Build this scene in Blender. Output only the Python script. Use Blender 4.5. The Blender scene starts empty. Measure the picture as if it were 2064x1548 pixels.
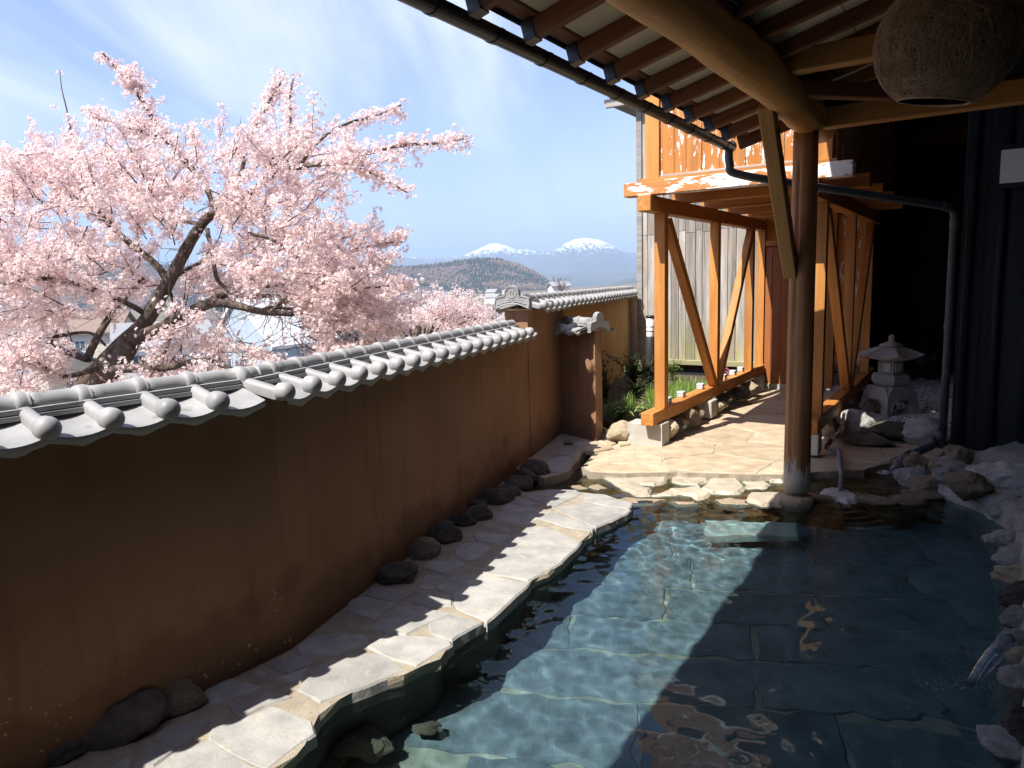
import bpy, bmesh, math, random
import numpy as np
from mathutils import Vector, Matrix, noise as mnoise

random.seed(7); rng = np.random.default_rng(7)
S = bpy.context.scene
COL = S.collection
rad = math.radians

# ---------------------------------------------------------------- camera
F, RHO, CX, CY = 1450.0, 0.02986, 1032.0, 774.0      # focal length in pixels of the 2064x1548 photograph, roll
PIT = math.atan(204.6 / F); ROLL = math.atan(RHO)
fw = np.array([0, math.cos(PIT), -math.sin(PIT)]); up0 = np.array([0, math.sin(PIT), math.cos(PIT)]); r0 = np.array([1., 0, 0])
cr, sr = math.cos(ROLL), math.sin(ROLL)
rt = cr * r0 - sr * up0; up = sr * r0 + cr * up0
CAM = np.array([0, 0, 1.5])
cam_d = bpy.data.cameras.new('camera'); cam = bpy.data.objects.new('camera', cam_d); COL.objects.link(cam)
cam.matrix_world = Matrix(((rt[0], up[0], -fw[0], CAM[0]), (rt[1], up[1], -fw[1], CAM[1]), (rt[2], up[2], -fw[2], CAM[2]), (0, 0, 0, 1)))
cam_d.sensor_fit = 'HORIZONTAL'; cam_d.sensor_width = 36; cam_d.lens = 36 * F / 2064
cam_d.clip_start = 0.05; cam_d.clip_end = 120000
S.camera = cam

# ---------------------------------------------------------------- light, sky, exposure
SUNV = Vector((-0.618, -0.561, 1.15)).normalized()     # towards the sun, from the tile shadows on the deck
EL = math.asin(SUNV.z); AZ = math.atan2(SUNV.x, SUNV.y)
sd = bpy.data.lights.new('sun', 'SUN'); sd.energy = 5.0; sd.angle = rad(0.5); sd.color = (1, .955, .88)
sd.cycles.is_caustics_light = True
so = bpy.data.objects.new('sun', sd); COL.objects.link(so); so.rotation_euler = SUNV.to_track_quat('Z', 'Y').to_euler()
W_ = bpy.data.worlds.new('World'); S.world = W_; W_.use_nodes = True
wt = W_.node_tree; wt.nodes.clear()
def wn(t, **k):
    n = wt.nodes.new(t)
    for a_, v in k.items(): setattr(n, a_, v)
    return n
w_out = wn('ShaderNodeOutputWorld'); w_bg = wn('ShaderNodeBackground'); w_bg.inputs[1].default_value = 0.108
sky = wn('ShaderNodeTexSky', sky_type='NISHITA'); sky.sun_disc = False; sky.sun_elevation = EL; sky.sun_rotation = AZ
sky.altitude = 600; sky.air_density = 1.0; sky.dust_density = 1.6; sky.ozone_density = 2.6
tc = wn('ShaderNodeTexCoord'); sep = wn('ShaderNodeSeparateXYZ'); wt.links.new(tc.outputs['Generated'], sep.inputs[0])
def wmath(op, a_, b_=None):
    n = wn('ShaderNodeMath', operation=op)
    for i, v in enumerate((a_, b_)):
        if v is None: continue
        if isinstance(v, (int, float)): n.inputs[i].default_value = v
        else: wt.links.new(v, n.inputs[i])
    return n.outputs[0]
zc = wmath('ADD', wmath('MAXIMUM', sep.outputs[2], 0.0), 0.16)
px_ = wmath('DIVIDE', sep.outputs[0], zc); py_ = wmath('DIVIDE', sep.outputs[1], zc)
comb = wn('ShaderNodeCombineXYZ'); wt.links.new(px_, comb.inputs[0]); wt.links.new(py_, comb.inputs[1])
mp = wn('ShaderNodeMapping'); mp.inputs['Rotation'].default_value = (0, 0, rad(-38)); mp.inputs['Scale'].default_value = (1.1, 0.30, 1); mp.inputs['Location'].default_value = (2.3, 4.4, 0)
wt.links.new(comb.outputs[0], mp.inputs[0])
n1 = wn('ShaderNodeTexNoise'); n1.inputs['Scale'].default_value = 1.5; n1.inputs['Detail'].default_value = 9; n1.inputs['Roughness'].default_value = .58; n1.inputs['Distortion'].default_value = .7
wt.links.new(mp.outputs[0], n1.inputs['Vector'])
mp2 = wn('ShaderNodeMapping'); mp2.inputs['Location'].default_value = (7.7, 1.3, 0); wt.links.new(comb.outputs[0], mp2.inputs[0])
n2 = wn('ShaderNodeTexNoise'); n2.inputs['Scale'].default_value = .55; n2.inputs['Detail'].default_value = 4
wt.links.new(mp2.outputs[0], n2.inputs['Vector'])
rp = wn('ShaderNodeValToRGB'); rp.color_ramp.elements[0].position = .42; rp.color_ramp.elements[1].position = .66
wt.links.new(n1.outputs['Fac'], rp.inputs[0])
rp2 = wn('ShaderNodeValToRGB'); rp2.color_ramp.elements[0].position = .36; rp2.color_ramp.elements[1].position = .66
wt.links.new(n2.outputs['Fac'], rp2.inputs[0])
cfac = wmath('MULTIPLY', wmath('MULTIPLY', rp.outputs[0], wmath('ADD', wmath('MULTIPLY', rp2.outputs[0], .75), .25)), 0.95)
mixc = wn('ShaderNodeMixRGB'); mixc.inputs[2].default_value = (5.4, 5.6, 6.0, 1)
skt = wn('ShaderNodeMixRGB', blend_type='MULTIPLY'); skt.inputs[0].default_value = 1; skt.inputs[2].default_value = (1.06, .95, 1.13, 1); wt.links.new(sky.outputs[0], skt.inputs[1])
wt.links.new(cfac, mixc.inputs[0]); wt.links.new(skt.outputs[0], mixc.inputs[1]); wt.links.new(mixc.outputs[0], w_bg.inputs[0]); wt.links.new(w_bg.outputs[0], w_out.inputs[0])
S.view_settings.view_transform = 'Standard'; S.view_settings.look = 'None'; S.view_settings.gamma = 1; S.view_settings.use_curve_mapping = False
S.view_settings.exposure = 1.08
S.render.engine = 'CYCLES'
S.cycles.max_bounces = 8; S.cycles.transmission_bounces = 4; S.cycles.diffuse_bounces = 4; S.cycles.glossy_bounces = 2; S.cycles.transparent_max_bounces = 12; S.cycles.volume_bounces = 0

# ---------------------------------------------------------------- geometry helpers
def ray(x, y): return fw + (x - CX) / F * rt - (y - CY) / F * up
def onz(x, y, z=0.0):
    d = ray(x, y); return CAM + d * ((z - CAM[2]) / d[2])
def onzw(x, y, z, zw=-.10, n=1.33):      # the same, for a point seen through the water surface
    P = onz(x, y, zw); d = ray(x, y); d = d / np.linalg.norm(d); s = np.hypot(d[0], d[1]); st = s / n; ct = math.sqrt(1 - st * st); h = d[:2] / s
    k = (zw - z) / ct * st; return np.array([P[0] + h[0] * k, P[1] + h[1] * k, z])
def ond(x, y, Y):                         # the point of a pixel's direction that stands Y metres ahead
    d = ray(x, y); return CAM + d * (Y / d[1])
AV = np.array([.546, .838]); AV = AV / np.linalg.norm(AV); QV = np.array([AV[1], -AV[0]])   # building axes: a = away along the eaves, q = to the right
def AQ(a, q, z=0.0):
    p = AV * a + QV * q; return Vector((p[0], p[1], z))
def toaq(P): return float(P[0] * AV[0] + P[1] * AV[1]), float(P[0] * QV[0] + P[1] * QV[1])
ROTA = Matrix(((QV[0], AV[0], 0, 0), (QV[1], AV[1], 0, 0), (0, 0, 1, 0), (0, 0, 0, 1)))      # local x = q, y = a
WM = {}
def link(o, parent=None, M=None):
    COL.objects.link(o); M = Matrix(M) if M is not None else Matrix.Identity(4); WM[o] = M
    if parent is not None:
        o.parent = parent; o.matrix_basis = WM[parent].inverted() @ M
    else: o.matrix_basis = M
    return o
def tag(o, label=None, cat=None, group=None, kind=None):
    if label: o['label'] = label
    if cat: o['category'] = cat
    if group: o['group'] = group
    if kind: o['kind'] = kind
    return o
def thing(name, label, cat, loc=(0, 0, 0), group=None):
    o = bpy.data.objects.new(name, None); o.empty_display_size = .2
    link(o, None, Matrix.Translation(Vector(loc))); return tag(o, label, cat, group)
def mesh(name, v, f, mat, smooth=False):
    me = bpy.data.meshes.new(name); me.from_pydata([tuple(map(float, p)) for p in v], [], [tuple(int(i) for i in q) for q in f])
    if mat is not None:
        for m in (mat if isinstance(mat, (list, tuple)) else [mat]): me.materials.append(m)
    if smooth: me.polygons.foreach_set('use_smooth', [True] * len(me.polygons))
    me.update(); return me
def obj(name, v, f, mat, parent=None, M=None, smooth=False):
    return link(bpy.data.objects.new(name, mesh(name, v, f, mat, smooth)), parent, M)
def inst(name, me, parent=None, M=None): return link(bpy.data.objects.new(name, me), parent, M)
def frame(p0, p1, upv=(0, 0, 1)):
    p0, p1 = Vector(p0), Vector(p1); x = (p1 - p0).normalized(); u = Vector(upv)
    if abs(x.dot(u)) > .99: u = Vector((AV[0], AV[1], 0)) if abs(x.z) > .9 else Vector((0, 0, 1))
    y = u.cross(x).normalized(); z = x.cross(y)
    M = Matrix.Identity(4)
    for i in range(3): M[i][0], M[i][1], M[i][2], M[i][3] = x[i], y[i], z[i], ((p0 + p1) / 2)[i]
    return M, (p1 - p0).length
def boxvf(lx, ly, lz, c=0.0):
    x, y, z = lx / 2, ly / 2, lz / 2
    if c <= 0:
        v = [(sx * x, sy * y, sz * z) for sx in (-1, 1) for sy in (-1, 1) for sz in (-1, 1)]
        return v, [(0, 1, 3, 2), (4, 6, 7, 5), (0, 4, 5, 1), (2, 3, 7, 6), (0, 2, 6, 4), (1, 5, 7, 3)]
    sec = [(y - c, z), (y, z - c), (y, -z + c), (y - c, -z), (-y + c, -z), (-y, -z + c), (-y, z - c), (-y + c, z)]
    v = []
    for (xx, k) in ((-x, 1 - c / max(y, z)), (-x + c, 1), (x - c, 1), (x, 1 - c / max(y, z))):
        v += [(xx, p * k, q * k) for p, q in sec]
    f = []
    for r_ in range(3):
        for i in range(8): f.append((r_ * 8 + i, r_ * 8 + (i + 1) % 8, r_ * 8 + 8 + (i + 1) % 8, r_ * 8 + 8 + i))
    f.append(tuple(range(7, -1, -1))); f.append(tuple(range(24, 32)))
    return v, [tuple(reversed(q)) for q in f]
def beam(name, p0, p1, w, h, mat, parent=None, upv=(0, 0, 1), c=.006):
    M, L = frame(p0, p1, upv); v, f = boxvf(L, w, h, c); return obj(name, v, f, mat, parent, M)
def box(name, cen, size, mat, parent=None, rot=None, c=0.0):      # size in (q, a, z) when rot is ROTA
    v, f = boxvf(*size, c); return obj(name, v, f, mat, parent, Matrix.Translation(Vector(cen)) @ (rot if rot is not None else ROTA))
def tubevf(pts, rads, n=8, cap=True, twist=0.0, wob=0.0):
    pts = [Vector(p) for p in pts]; v, f = [], []
    if not hasattr(rads, '__len__'): rads = [rads] * len(pts)
    t0 = (pts[1] - pts[0]).normalized(); u = t0.orthogonal().normalized()
    for i, p in enumerate(pts):
        t = (pts[min(i + 1, len(pts) - 1)] - pts[max(i - 1, 0)]).normalized()
        u = (u - t * u.dot(t)).normalized(); w = t.cross(u)
        for k in range(n):
            a_ = 2 * math.pi * k / n; rr = rads[i] * (1 + (wob * mnoise.noise(p * 9 + Vector((k * 3.1, 0, 0))) if wob else 0))
            v.append(p + (u * math.cos(a_) + w * math.sin(a_)) * rr)
    for i in range(len(pts) - 1):
        for k in range(n): f.append((i * n + k, i * n + (k + 1) % n, (i + 1) * n + (k + 1) % n, (i + 1) * n + k))
    if cap: f.append(tuple(range(n - 1, -1, -1))); f.append(tuple(range((len(pts) - 1) * n, len(pts) * n)))
    return v, f
def tube(name, pts, rads, mat, parent=None, n=8, wob=0.0):
    v, f = tubevf(pts, rads, n, wob=wob); return obj(name, v, f, mat, parent, smooth=True)
def smoothpath(pts, k=6):
    P = [Vector(p) for p in pts]; out = []
    for i in range(len(P) - 1):
        p0, p1, p2, p3 = P[max(i - 1, 0)], P[i], P[i + 1], P[min(i + 2, len(P) - 1)]
        for j in range(k):
            t = j / k
            out.append(0.5 * ((2 * p1) + (p2 - p0) * t + (2 * p0 - 5 * p1 + 4 * p2 - p3) * t * t + (3 * p1 - p0 - 3 * p2 + p3) * t ** 3))
    out.append(P[-1]); return out
def lathe(name, prof, mat, parent=None, M=None, n=24, smooth=True):      # prof: (radius, z)
    v, f = [], []
    for r_, z in prof:
        for k in range(n): v.append((r_ * math.cos(2 * math.pi * k / n), r_ * math.sin(2 * math.pi * k / n), z))
    for i in range(len(prof) - 1):
        for k in range(n): f.append((i * n + k, i * n + (k + 1) % n, (i + 1) * n + (k + 1) % n, (i + 1) * n + k))
    f.append(tuple(range(n - 1, -1, -1))); f.append(tuple(range((len(prof) - 1) * n, len(prof) * n)))
    return obj(name, v, f, mat, parent, M, smooth)
# rocks: a noise-shaped icosphere, a few shared shapes
def ico(sub):
    bm = bmesh.new(); bmesh.ops.create_icosphere(bm, subdivisions=sub, radius=1); v = np.array([q.co[:] for q in bm.verts]); f = [[q.index for q in p.verts] for p in bm.faces]; bm.free(); return v, f
ICO3, ICO3F = ico(5); ICO1, ICO1F = ico(1); ICO2, ICO2F = ico(2)
def rockverts(seed, rough=.22, facets=9):
    r_ = np.random.default_rng(seed); v = ICO3.copy()
    for _ in range(facets):                                   # flatten some sides
        n_ = r_.normal(size=3); n_ /= np.linalg.norm(n_); d_ = r_.uniform(.58, .88); k = v @ n_; m = k > d_; v[m] -= np.outer((k[m] - d_) * .85, n_)
    off = Vector(r_.uniform(-50, 50, 3))
    out = []
    for p in v:
        P = Vector(p); s = 1 + rough * mnoise.noise(P * 1.3 + off) + rough * .45 * mnoise.noise(P * 3.3 + off) + rough * .26 * mnoise.noise(P * 8 + off) + rough * .12 * mnoise.noise(P * 17 + off)
        out.append(P * s)
    return out
def rock(name, cen, size, mat, parent=None, seed=0, rz=0.0, tilt=0.0, rough=.22):
    M = Matrix.Translation(Vector(cen)) @ Matrix.Rotation(rz, 4, 'Z') @ Matrix.Rotation(tilt, 4, 'X') @ Matrix.Diagonal((size[0], size[1], size[2], 1))
    return obj(name, rockverts(seed, rough), ICO3F, mat, parent, M, True)
# polygons
def clip(poly, p, n_):                                         # keep the side (x-p).n <= 0
    out = []
    for i in range(len(poly)):
        A_, B_ = poly[i], poly[(i + 1) % len(poly)]; da = np.dot(A_ - p, n_); db = np.dot(B_ - p, n_)
        if da <= 0: out.append(A_)
        if (da < 0 < db) or (db < 0 < da): out.append(A_ + (B_ - A_) * (da / (da - db)))
    return out
def voronoi(region, seeds, joint, stretch=(1, 1)):
    cells = []; region = [np.array(p, float) for p in region]; st = np.array(stretch)
    for i, s in enumerate(seeds):
        poly = region
        for j in np.argsort([np.sum(((t - s) * st) ** 2) for t in seeds])[1:22]:
            t = seeds[j]; n_ = (t - s) * st * st; L = np.linalg.norm(n_); n_ = n_ / L; m = (s + t) / 2
            poly = clip(poly, m - n_ * joint / 2, n_)
            if len(poly) < 3: break
        if len(poly) >= 3: cells.append(poly)
    return cells
def area(p): return .5 * sum(p[i][0] * p[(i + 1) % len(p)][1] - p[(i + 1) % len(p)][0] * p[i][1] for i in range(len(p)))
def ragged(poly, step=.07, amp=.008, seed=0):
    if area(poly) < 0: poly = poly[::-1]
    out = []
    for i in range(len(poly)):
        A_, B_ = np.array(poly[i][:2], float), np.array(poly[(i + 1) % len(poly)][:2], float); L = np.linalg.norm(B_ - A_)
        if L < 1e-4: continue
        k = max(1, int(L / step)); n_ = np.array([(B_ - A_)[1], -(B_ - A_)[0]]) / L
        for j in range(k):
            p = A_ + (B_ - A_) * j / k; out.append(p + n_ * amp * 2 * mnoise.noise(Vector((p[0] * 9, p[1] * 9, seed))))
    return out
def inset(poly, d):
    n_ = len(poly); out = []
    for i in range(n_):
        A_, B_, C_ = poly[i - 1], poly[i], poly[(i + 1) % n_]; e1 = (B_ - A_); e2 = (C_ - B_)
        e1 = e1 / (np.linalg.norm(e1) + 1e-9); e2 = e2 / (np.linalg.norm(e2) + 1e-9); nn = np.array([-(e1 + e2)[1], (e1 + e2)[0]]); L = np.linalg.norm(nn)
        out.append(B_ + (nn / L * d if L > .2 else 0))
    return out
def slab(name, poly, ztop, th, mat, parent=None, amp=.008, bev=.008, tiltx=0.0, tilty=0.0, step=.07, seed=0):
    P = ragged(poly, step, amp, seed); c = sum(P) / len(P); n_ = len(P)
    if n_ < 3: return None
    r2 = inset(P, bev); bot = inset(P, -.004)
    zt = lambda p: (p[0] - c[0]) * tiltx + (p[1] - c[1]) * tilty + .0022 * mnoise.noise(Vector((p[0] * 7, p[1] * 7, 3.3)))
    v = [(p[0] - c[0], p[1] - c[1], -th) for p in bot] + [(p[0] - c[0], p[1] - c[1], -bev + zt(p)) for p in P] + [(p[0] - c[0], p[1] - c[1], zt(p)) for p in r2]
    f = []
    for k in range(2):
        for i in range(n_): f.append((k * n_ + i, k * n_ + (i + 1) % n_, (k + 1) * n_ + (i + 1) % n_, (k + 1) * n_ + i))
    f.append(tuple(range(2 * n_, 3 * n_))); f.append(tuple(range(n_ - 1, -1, -1)))
    return obj(name, v, f, mat, parent, Matrix.Translation((c[0], c[1], ztop)))
def prism(name, poly, z0, z1, mat, parent=None, amp=0.0, step=.08, seed=0, kind=None):
    P = ragged(poly, step, amp, seed) if amp else [np.array(p[:2], float) for p in (poly if area(poly) > 0 else poly[::-1])]
    n_ = len(P); rows = 4 if amp else 2; v, f = [], []
    for k in range(rows):
        z = z0 + (z1 - z0) * k / (rows - 1); o_ = 0 if (k == rows - 1 or not amp) else amp * 1.5
        for p in P:
            q = p + (np.array([mnoise.noise(Vector((p[0] * 6, p[1] * 6, z * 9 + seed))), mnoise.noise(Vector((p[1] * 6, p[0] * 6, z * 9 + seed + 5)))]) * o_)
            v.append((q[0], q[1], z))
    for k in range(rows - 1):
        for i in range(n_): f.append((k * n_ + i, k * n_ + (i + 1) % n_, (k + 1) * n_ + (i + 1) % n_, (k + 1) * n_ + i))
    f.append(tuple(range((rows - 1) * n_, rows * n_))); f.append(tuple(range(n_ - 1, -1, -1)))
    o = obj(name, v, f, mat, parent)
    if kind: o['kind'] = kind
    return o
def sstep(x): x = max(0., min(1., x)); return x * x * (3 - 2 * x)

# ---------------------------------------------------------------- materials
def newmat(name):
    m = bpy.data.materials.new(name); m.use_nodes = True; m.node_tree.nodes.clear(); return m
class NT:
    def __init__(s, m): s.t = m.node_tree
    def n(s, typ, ins=None, **k):
        nd = s.t.nodes.new(typ)
        for a_, v in k.items(): setattr(nd, a_, v)
        for i, v in (ins or {}).items():
            if hasattr(v, 'is_output'): s.t.links.new(v, nd.inputs[i])
            else: nd.inputs[i].default_value = v
        return nd
    def noise(s, vec, scale, detail=5, rough=.55, dist=0): return s.n('ShaderNodeTexNoise', {'Vector': vec, 'Scale': scale, 'Detail': detail, 'Roughness': rough, 'Distortion': dist}).outputs['Fac']
    def ramp(s, fac, stops):
        r_ = s.n('ShaderNodeValToRGB', {0: fac}); e = r_.color_ramp.elements
        while len(e) < len(stops): e.new(.5)
        for i, (p, c) in enumerate(stops): e[i].position = p; e[i].color = (*c, 1) if len(c) == 3 else c
        return r_.outputs[0]
    def mix(s, fac, a_, b_, blend='MIX'):
        m = s.n('ShaderNodeMixRGB', {0: fac, 1: a_ if hasattr(a_, 'is_output') else (*a_, 1), 2: b_ if hasattr(b_, 'is_output') else (*b_, 1)}); m.blend_type = blend; return m.outputs[0]
    def math(s, op, a_, b_=0.0): return s.n('ShaderNodeMath', {0: a_, 1: b_}, operation=op).outputs[0]
    def step(s, fac, lo, hi): return s.n('ShaderNodeMapRange', {0: fac, 1: lo, 2: hi}).outputs[0]
    def coords(s, world=False, scale=(1, 1, 1), rnd=True):
        if world: c = s.n('ShaderNodeNewGeometry').outputs['Position']
        else:
            c = s.n('ShaderNodeTexCoord').outputs['Object']
            if rnd:
                oi = s.n('ShaderNodeObjectInfo').outputs['Random']; c = s.n('ShaderNodeVectorMath', {0: c, 1: s.n('ShaderNodeCombineXYZ', {0: s.math('MULTIPLY', oi, 37.), 1: s.math('MULTIPLY', oi, 91.), 2: s.math('MULTIPLY', oi, 53.)}).outputs[0]}, operation='ADD').outputs[0]
        if scale != (1, 1, 1): c = s.n('ShaderNodeMapping', {0: c, 3: scale}).outputs[0]
        return c
    def vary(s, col, amt):                     # each object a little lighter or darker
        oi = s.n('ShaderNodeObjectInfo').outputs['Random']; k = s.math('ADD', s.math('MULTIPLY', oi, 2 * amt), 1 - amt)
        return s.n('ShaderNodeVectorMath', {0: col, 1: s.n('ShaderNodeCombineXYZ', {0: k, 1: k, 2: k}).outputs[0]}, operation='MULTIPLY').outputs[0]
    def bump(s, h, strength, dist=.01, prev=None):
        d = {'Strength': strength, 'Distance': dist, 'Height': h}
        if prev is not None: d['Normal'] = prev
        return s.n('ShaderNodeBump', d).outputs[0]
    def out(s, col, rough=.7, normal=None, spec=.4, metal=0.0, coat=0.0):
        d = {'Base Color': col if hasattr(col, 'is_output') else (*col, 1), 'Roughness': rough, 'Specular IOR Level': spec, 'Metallic': metal, 'Coat Weight': coat}
        if normal is not None: d['Normal'] = normal
        b = s.n('ShaderNodeBsdfPrincipled', d); s.n('ShaderNodeOutputMaterial', {0: b.outputs[0]}); return b
def m_simple(name, c1, c2, scale=6, rough=.75, bump=.25, bscale=40, dist=.006, world=False, stretch=(1, 1, 1), var=.1, spec=.4, rlo=None, speck=None):
    m = newmat(name); t = NT(m); c = t.coords(world, stretch)
    f1 = t.noise(c, scale, 4); col = t.ramp(f1, [(.3, c1), (.72, c2)])
    if speck: col = t.mix(t.step(t.noise(c, speck[1], 2), .62, .70), col, speck[0])
    col = t.vary(col, var); hb = t.noise(c, bscale, 4, .65)
    r_ = rough if rlo is None else t.step(f1, 0, 1)
    b = t.out(col, rough, t.bump(hb, bump, dist), spec)
    if rlo is not None:
        mr = t.n('ShaderNodeMapRange', {0: f1, 1: .3, 2: .7, 3: rlo, 4: rough}); t.t.links.new(mr.outputs[0], b.inputs['Roughness'])
    return m
def m_wood(name, light, dark, gscale=1.0, rough=.6, knots=True, var=.15, bump=.25, peel=None, moss=None, spec=.35, axis=0, stain=None, crack=.5, foot=None):
    m = newmat(name); t = NT(m)
    st = [14, 14, 14]; st[axis] = 1.1; c = t.coords(False, tuple(q * gscale for q in st))
    w = t.noise(c, 1.0, 5, .62, .6); fine = t.noise(t.n('ShaderNodeMapping', {0: c, 3: (1, 5, 5) if axis == 0 else (5, 5, 1)}).outputs[0], 1.6, 4, .6)
    g = t.math('ADD', t.math('MULTIPLY', w, .7), t.math('MULTIPLY', fine, .3))
    col = t.ramp(g, [(.33, dark), (.5, tuple((a_ + b_) / 2 for a_, b_ in zip(light, dark))), (.64, light)])
    oc = t.coords(False)
    if stain: col = t.mix(t.math('MULTIPLY', t.step(t.noise(oc, 2.2, 5), .48, .68), .75), col, stain)
    if crack:
        ck = t.step(t.noise(t.n('ShaderNodeMapping', {0: c, 3: (.45, 2.2, 2.2) if axis == 0 else (2.2, 2.2, .45)}).outputs[0], 1.0, 2, .4), .30, .26); col = t.mix(t.math('MULTIPLY', ck, crack), col, tuple(q * .25 for q in dark))
    h = g
    if peel:                                   # white undercoat where the paint has come off
        pc, lo, hi, ps = peel
        pn = t.math('ADD', t.math('MULTIPLY', t.noise(t.n('ShaderNodeMapping', {0: oc, 3: (1, 4, 4) if axis == 0 else (4, 4, 1)}).outputs[0], ps, 5, .68), .75), t.math('MULTIPLY', t.noise(oc, 1.7, 2), .25))
        pf = t.step(pn, lo, hi); col = t.mix(pf, col, t.mix(g, pc, tuple(q * .8 for q in pc))); h = t.math('SUBTRACT', g, t.math('MULTIPLY', pf, .6))
    if moss: col = t.mix(t.math('MULTIPLY', t.step(t.n('ShaderNodeSeparateXYZ', {0: t.n('ShaderNodeNewGeometry').outputs['Position']}).outputs[2], 1.0, .3), t.step(t.noise(oc, 5, 4), .35, .7)), col, moss)
    if foot:                                   # paint worn off near the ground
        zz = t.n('ShaderNodeSeparateXYZ', {0: t.n('ShaderNodeTexCoord').outputs['Object']}).outputs[2]; fn = t.noise(t.n('ShaderNodeMapping', {0: oc, 3: (26, 26, 3)}).outputs[0], 1.0, 5, .65)
        col = t.mix(t.step(t.math('SUBTRACT', t.math('MULTIPLY', fn, .62), zz), .10, .14), col, t.mix(g, foot, tuple(q * .7 for q in foot)))
    col = t.vary(col, var)
    t.out(col, rough, t.bump(h, bump, .008), spec); return m

M = {}
# plaster: brown render with drip marks, splash marks and pale chips near the foot
def m_plaster(name, c1, c2):
    m = newmat(name); t = NT(m); c = t.coords(True)
    col = t.ramp(t.noise(c, 1.6, 5), [(.3, c1), (.7, c2)])
    drip = t.noise(t.n('ShaderNodeMapping', {0: c, 3: (9, 9, .9)}).outputs[0], 1.0, 5, .6); col = t.mix(t.math('MULTIPLY', t.step(drip, .52, .72), .45), col, tuple(q * .6 for q in c1))
    z = t.n('ShaderNodeSeparateXYZ', {0: c}).outputs[2]
    damp = t.step(t.math('ADD', z, t.math('MULTIPLY', t.noise(c, 3.2, 4), -.9)), -.22, -.36); col = t.mix(t.math('MULTIPLY', damp, .5), col, tuple(q * .5 for q in c1))
    chip = t.math('MULTIPLY', t.step(t.noise(c, 46, 3, .6), .67, .69), t.math('MULTIPLY', t.step(z, .42, .05), t.step(t.noise(c, 2.3, 2), .46, .6)))
    col = t.mix(chip, col, (.62, .5, .38))
    h = t.math('ADD', t.noise(c, 95, 4, .6), t.math('MULTIPLY', t.noise(c, 9, 3), .6))
    t.out(col, .88, t.bump(h, .5, .006), .25); return m
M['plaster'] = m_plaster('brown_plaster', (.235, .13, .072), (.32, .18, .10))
M['plaster_lit'] = m_plaster('lit_brown_plaster', (.42, .25, .10), (.50, .31, .13))  # same wall's plaster farther on, its colour lightened for bounced garden light
M['tile'] = m_simple('grey_roof_tile', (.235, .235, .23), (.34, .335, .325), 7, .62, .15, 60, .003, var=.07, spec=.4, speck=((.19, .19, .18), 11), rlo=.48)
M['oni'] = m_simple('dark_ridge_end_tile', (.20, .20, .20), (.33, .33, .32), 9, .45, .12, 50, .003)
M['orange'] = m_wood('orange_painted_timber', (.56, .245, .062), (.31, .105, .02), 1.0, .6, bump=.45, peel=((.72, .66, .55), .65, .67, 7.0), stain=(.38, .14, .034), crack=.75)
M['orange_up'] = m_wood('orange_upright_timber', (.58, .265, .07), (.35, .125, .025), 1.0, .6, bump=.45, peel=((.75, .66, .5), .68, .695, 6.0), axis=2, stain=(.42, .165, .042), crack=.75)
M['orange_board'] = m_wood('orange_board_peeling', (.50, .205, .05), (.34, .12, .022), 1.0, .6, peel=((.78, .76, .71), .555, .57, 5.5), axis=2)
M['beam_peeled'] = m_wood('beam_with_peeling_white_coat', (.48, .20, .06), (.33, .12, .03), 1.0, .6, peel=((.80, .79, .75), .50, .52, 4.2))
M['door'] = m_wood('brown_door_paint', (.34, .125, .04), (.27, .095, .03), 1.2, .5, peel=((.62, .55, .48), .665, .675, 9), axis=2, crack=.1)
M['greywood'] = m_wood('grey_weathered_board', (.42, .39, .35), (.13, .118, .10), 1.0, .85, axis=2, var=.25, bump=.6, moss=(.30, .28, .10), stain=(.30, .25, .20), crack=.8)
M['greybeam'] = m_wood('grey_weathered_timber', (.38, .35, .31), (.2, .18, .16), 1.0, .85, var=.12)
M['mossbeam'] = m_wood('mossy_bottom_rail', (.38, .36, .20), (.22, .21, .11), 1.0, .85)
M['log'] = m_wood('peeled_log', (.64, .33, .10), (.36, .155, .04), .7, .55, bump=.5, stain=(.24, .095, .03), crack=.5)
M['postlog'] = m_wood('weathered_log_post', (.56, .27, .11), (.24, .095, .035), .9, .6, bump=.7, axis=2, stain=(.26, .11, .045), crack=.95, foot=(.58, .50, .42))
M['brace'] = m_wood('brace_timber', (.50, .27, .085), (.33, .16, .045), .9, .6, var=.05)
M['rafter'] = m_wood('brown_rafter', (.24, .085, .030), (.12, .042, .016), 1.0, .65)
M['tie'] = m_wood('tie_beam', (.52, .255, .075), (.30, .13, .038), .9, .6)
M['panel'] = m_simple('ceiling_panel', (.62, .51, .33), (.72, .61, .42), 3, .8, .1, 30, .002, var=.05, stretch=(1, 8, 8))
M['darkwood'] = m_wood('charred_dark_board', (.030, .036, .045), (.014, .017, .023), .8, .7, axis=2, bump=.6, var=.3)
M['redbeam'] = m_wood('dark_red_beam', (.14, .045, .02), (.07, .022, .012), 1.0, .7)
M['black'] = m_simple('black_gutter_plastic', (.018, .018, .02), (.03, .03, .032), 5, .38, .05, 40, .001, spec=.5)
M['bluegrey'] = m_simple('blue_grey_downpipe', (.05, .062, .075), (.075, .09, .105), 4, .45, .05, 40, .001)
M['greypvc'] = m_simple('grey_plastic_pipe', (.11, .12, .13), (.16, .17, .18), 6, .42, .05, 50, .001)
M['roofmetal'] = m_simple('dark_roof_metal', (.05, .05, .052), (.08, .08, .082), 4, .5, .05, 30, .002)
M['whiteboard'] = m_simple('white_sign_board', (.78, .78, .75), (.84, .84, .82), 3, .55, .03, 60, .001)
M['deckstone'] = m_simple('grey_flagstone', (.26, .255, .24), (.40, .385, .355), 9, .8, .5, 70, .006, var=.12, speck=((.40, .37, .31), 14))
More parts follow.
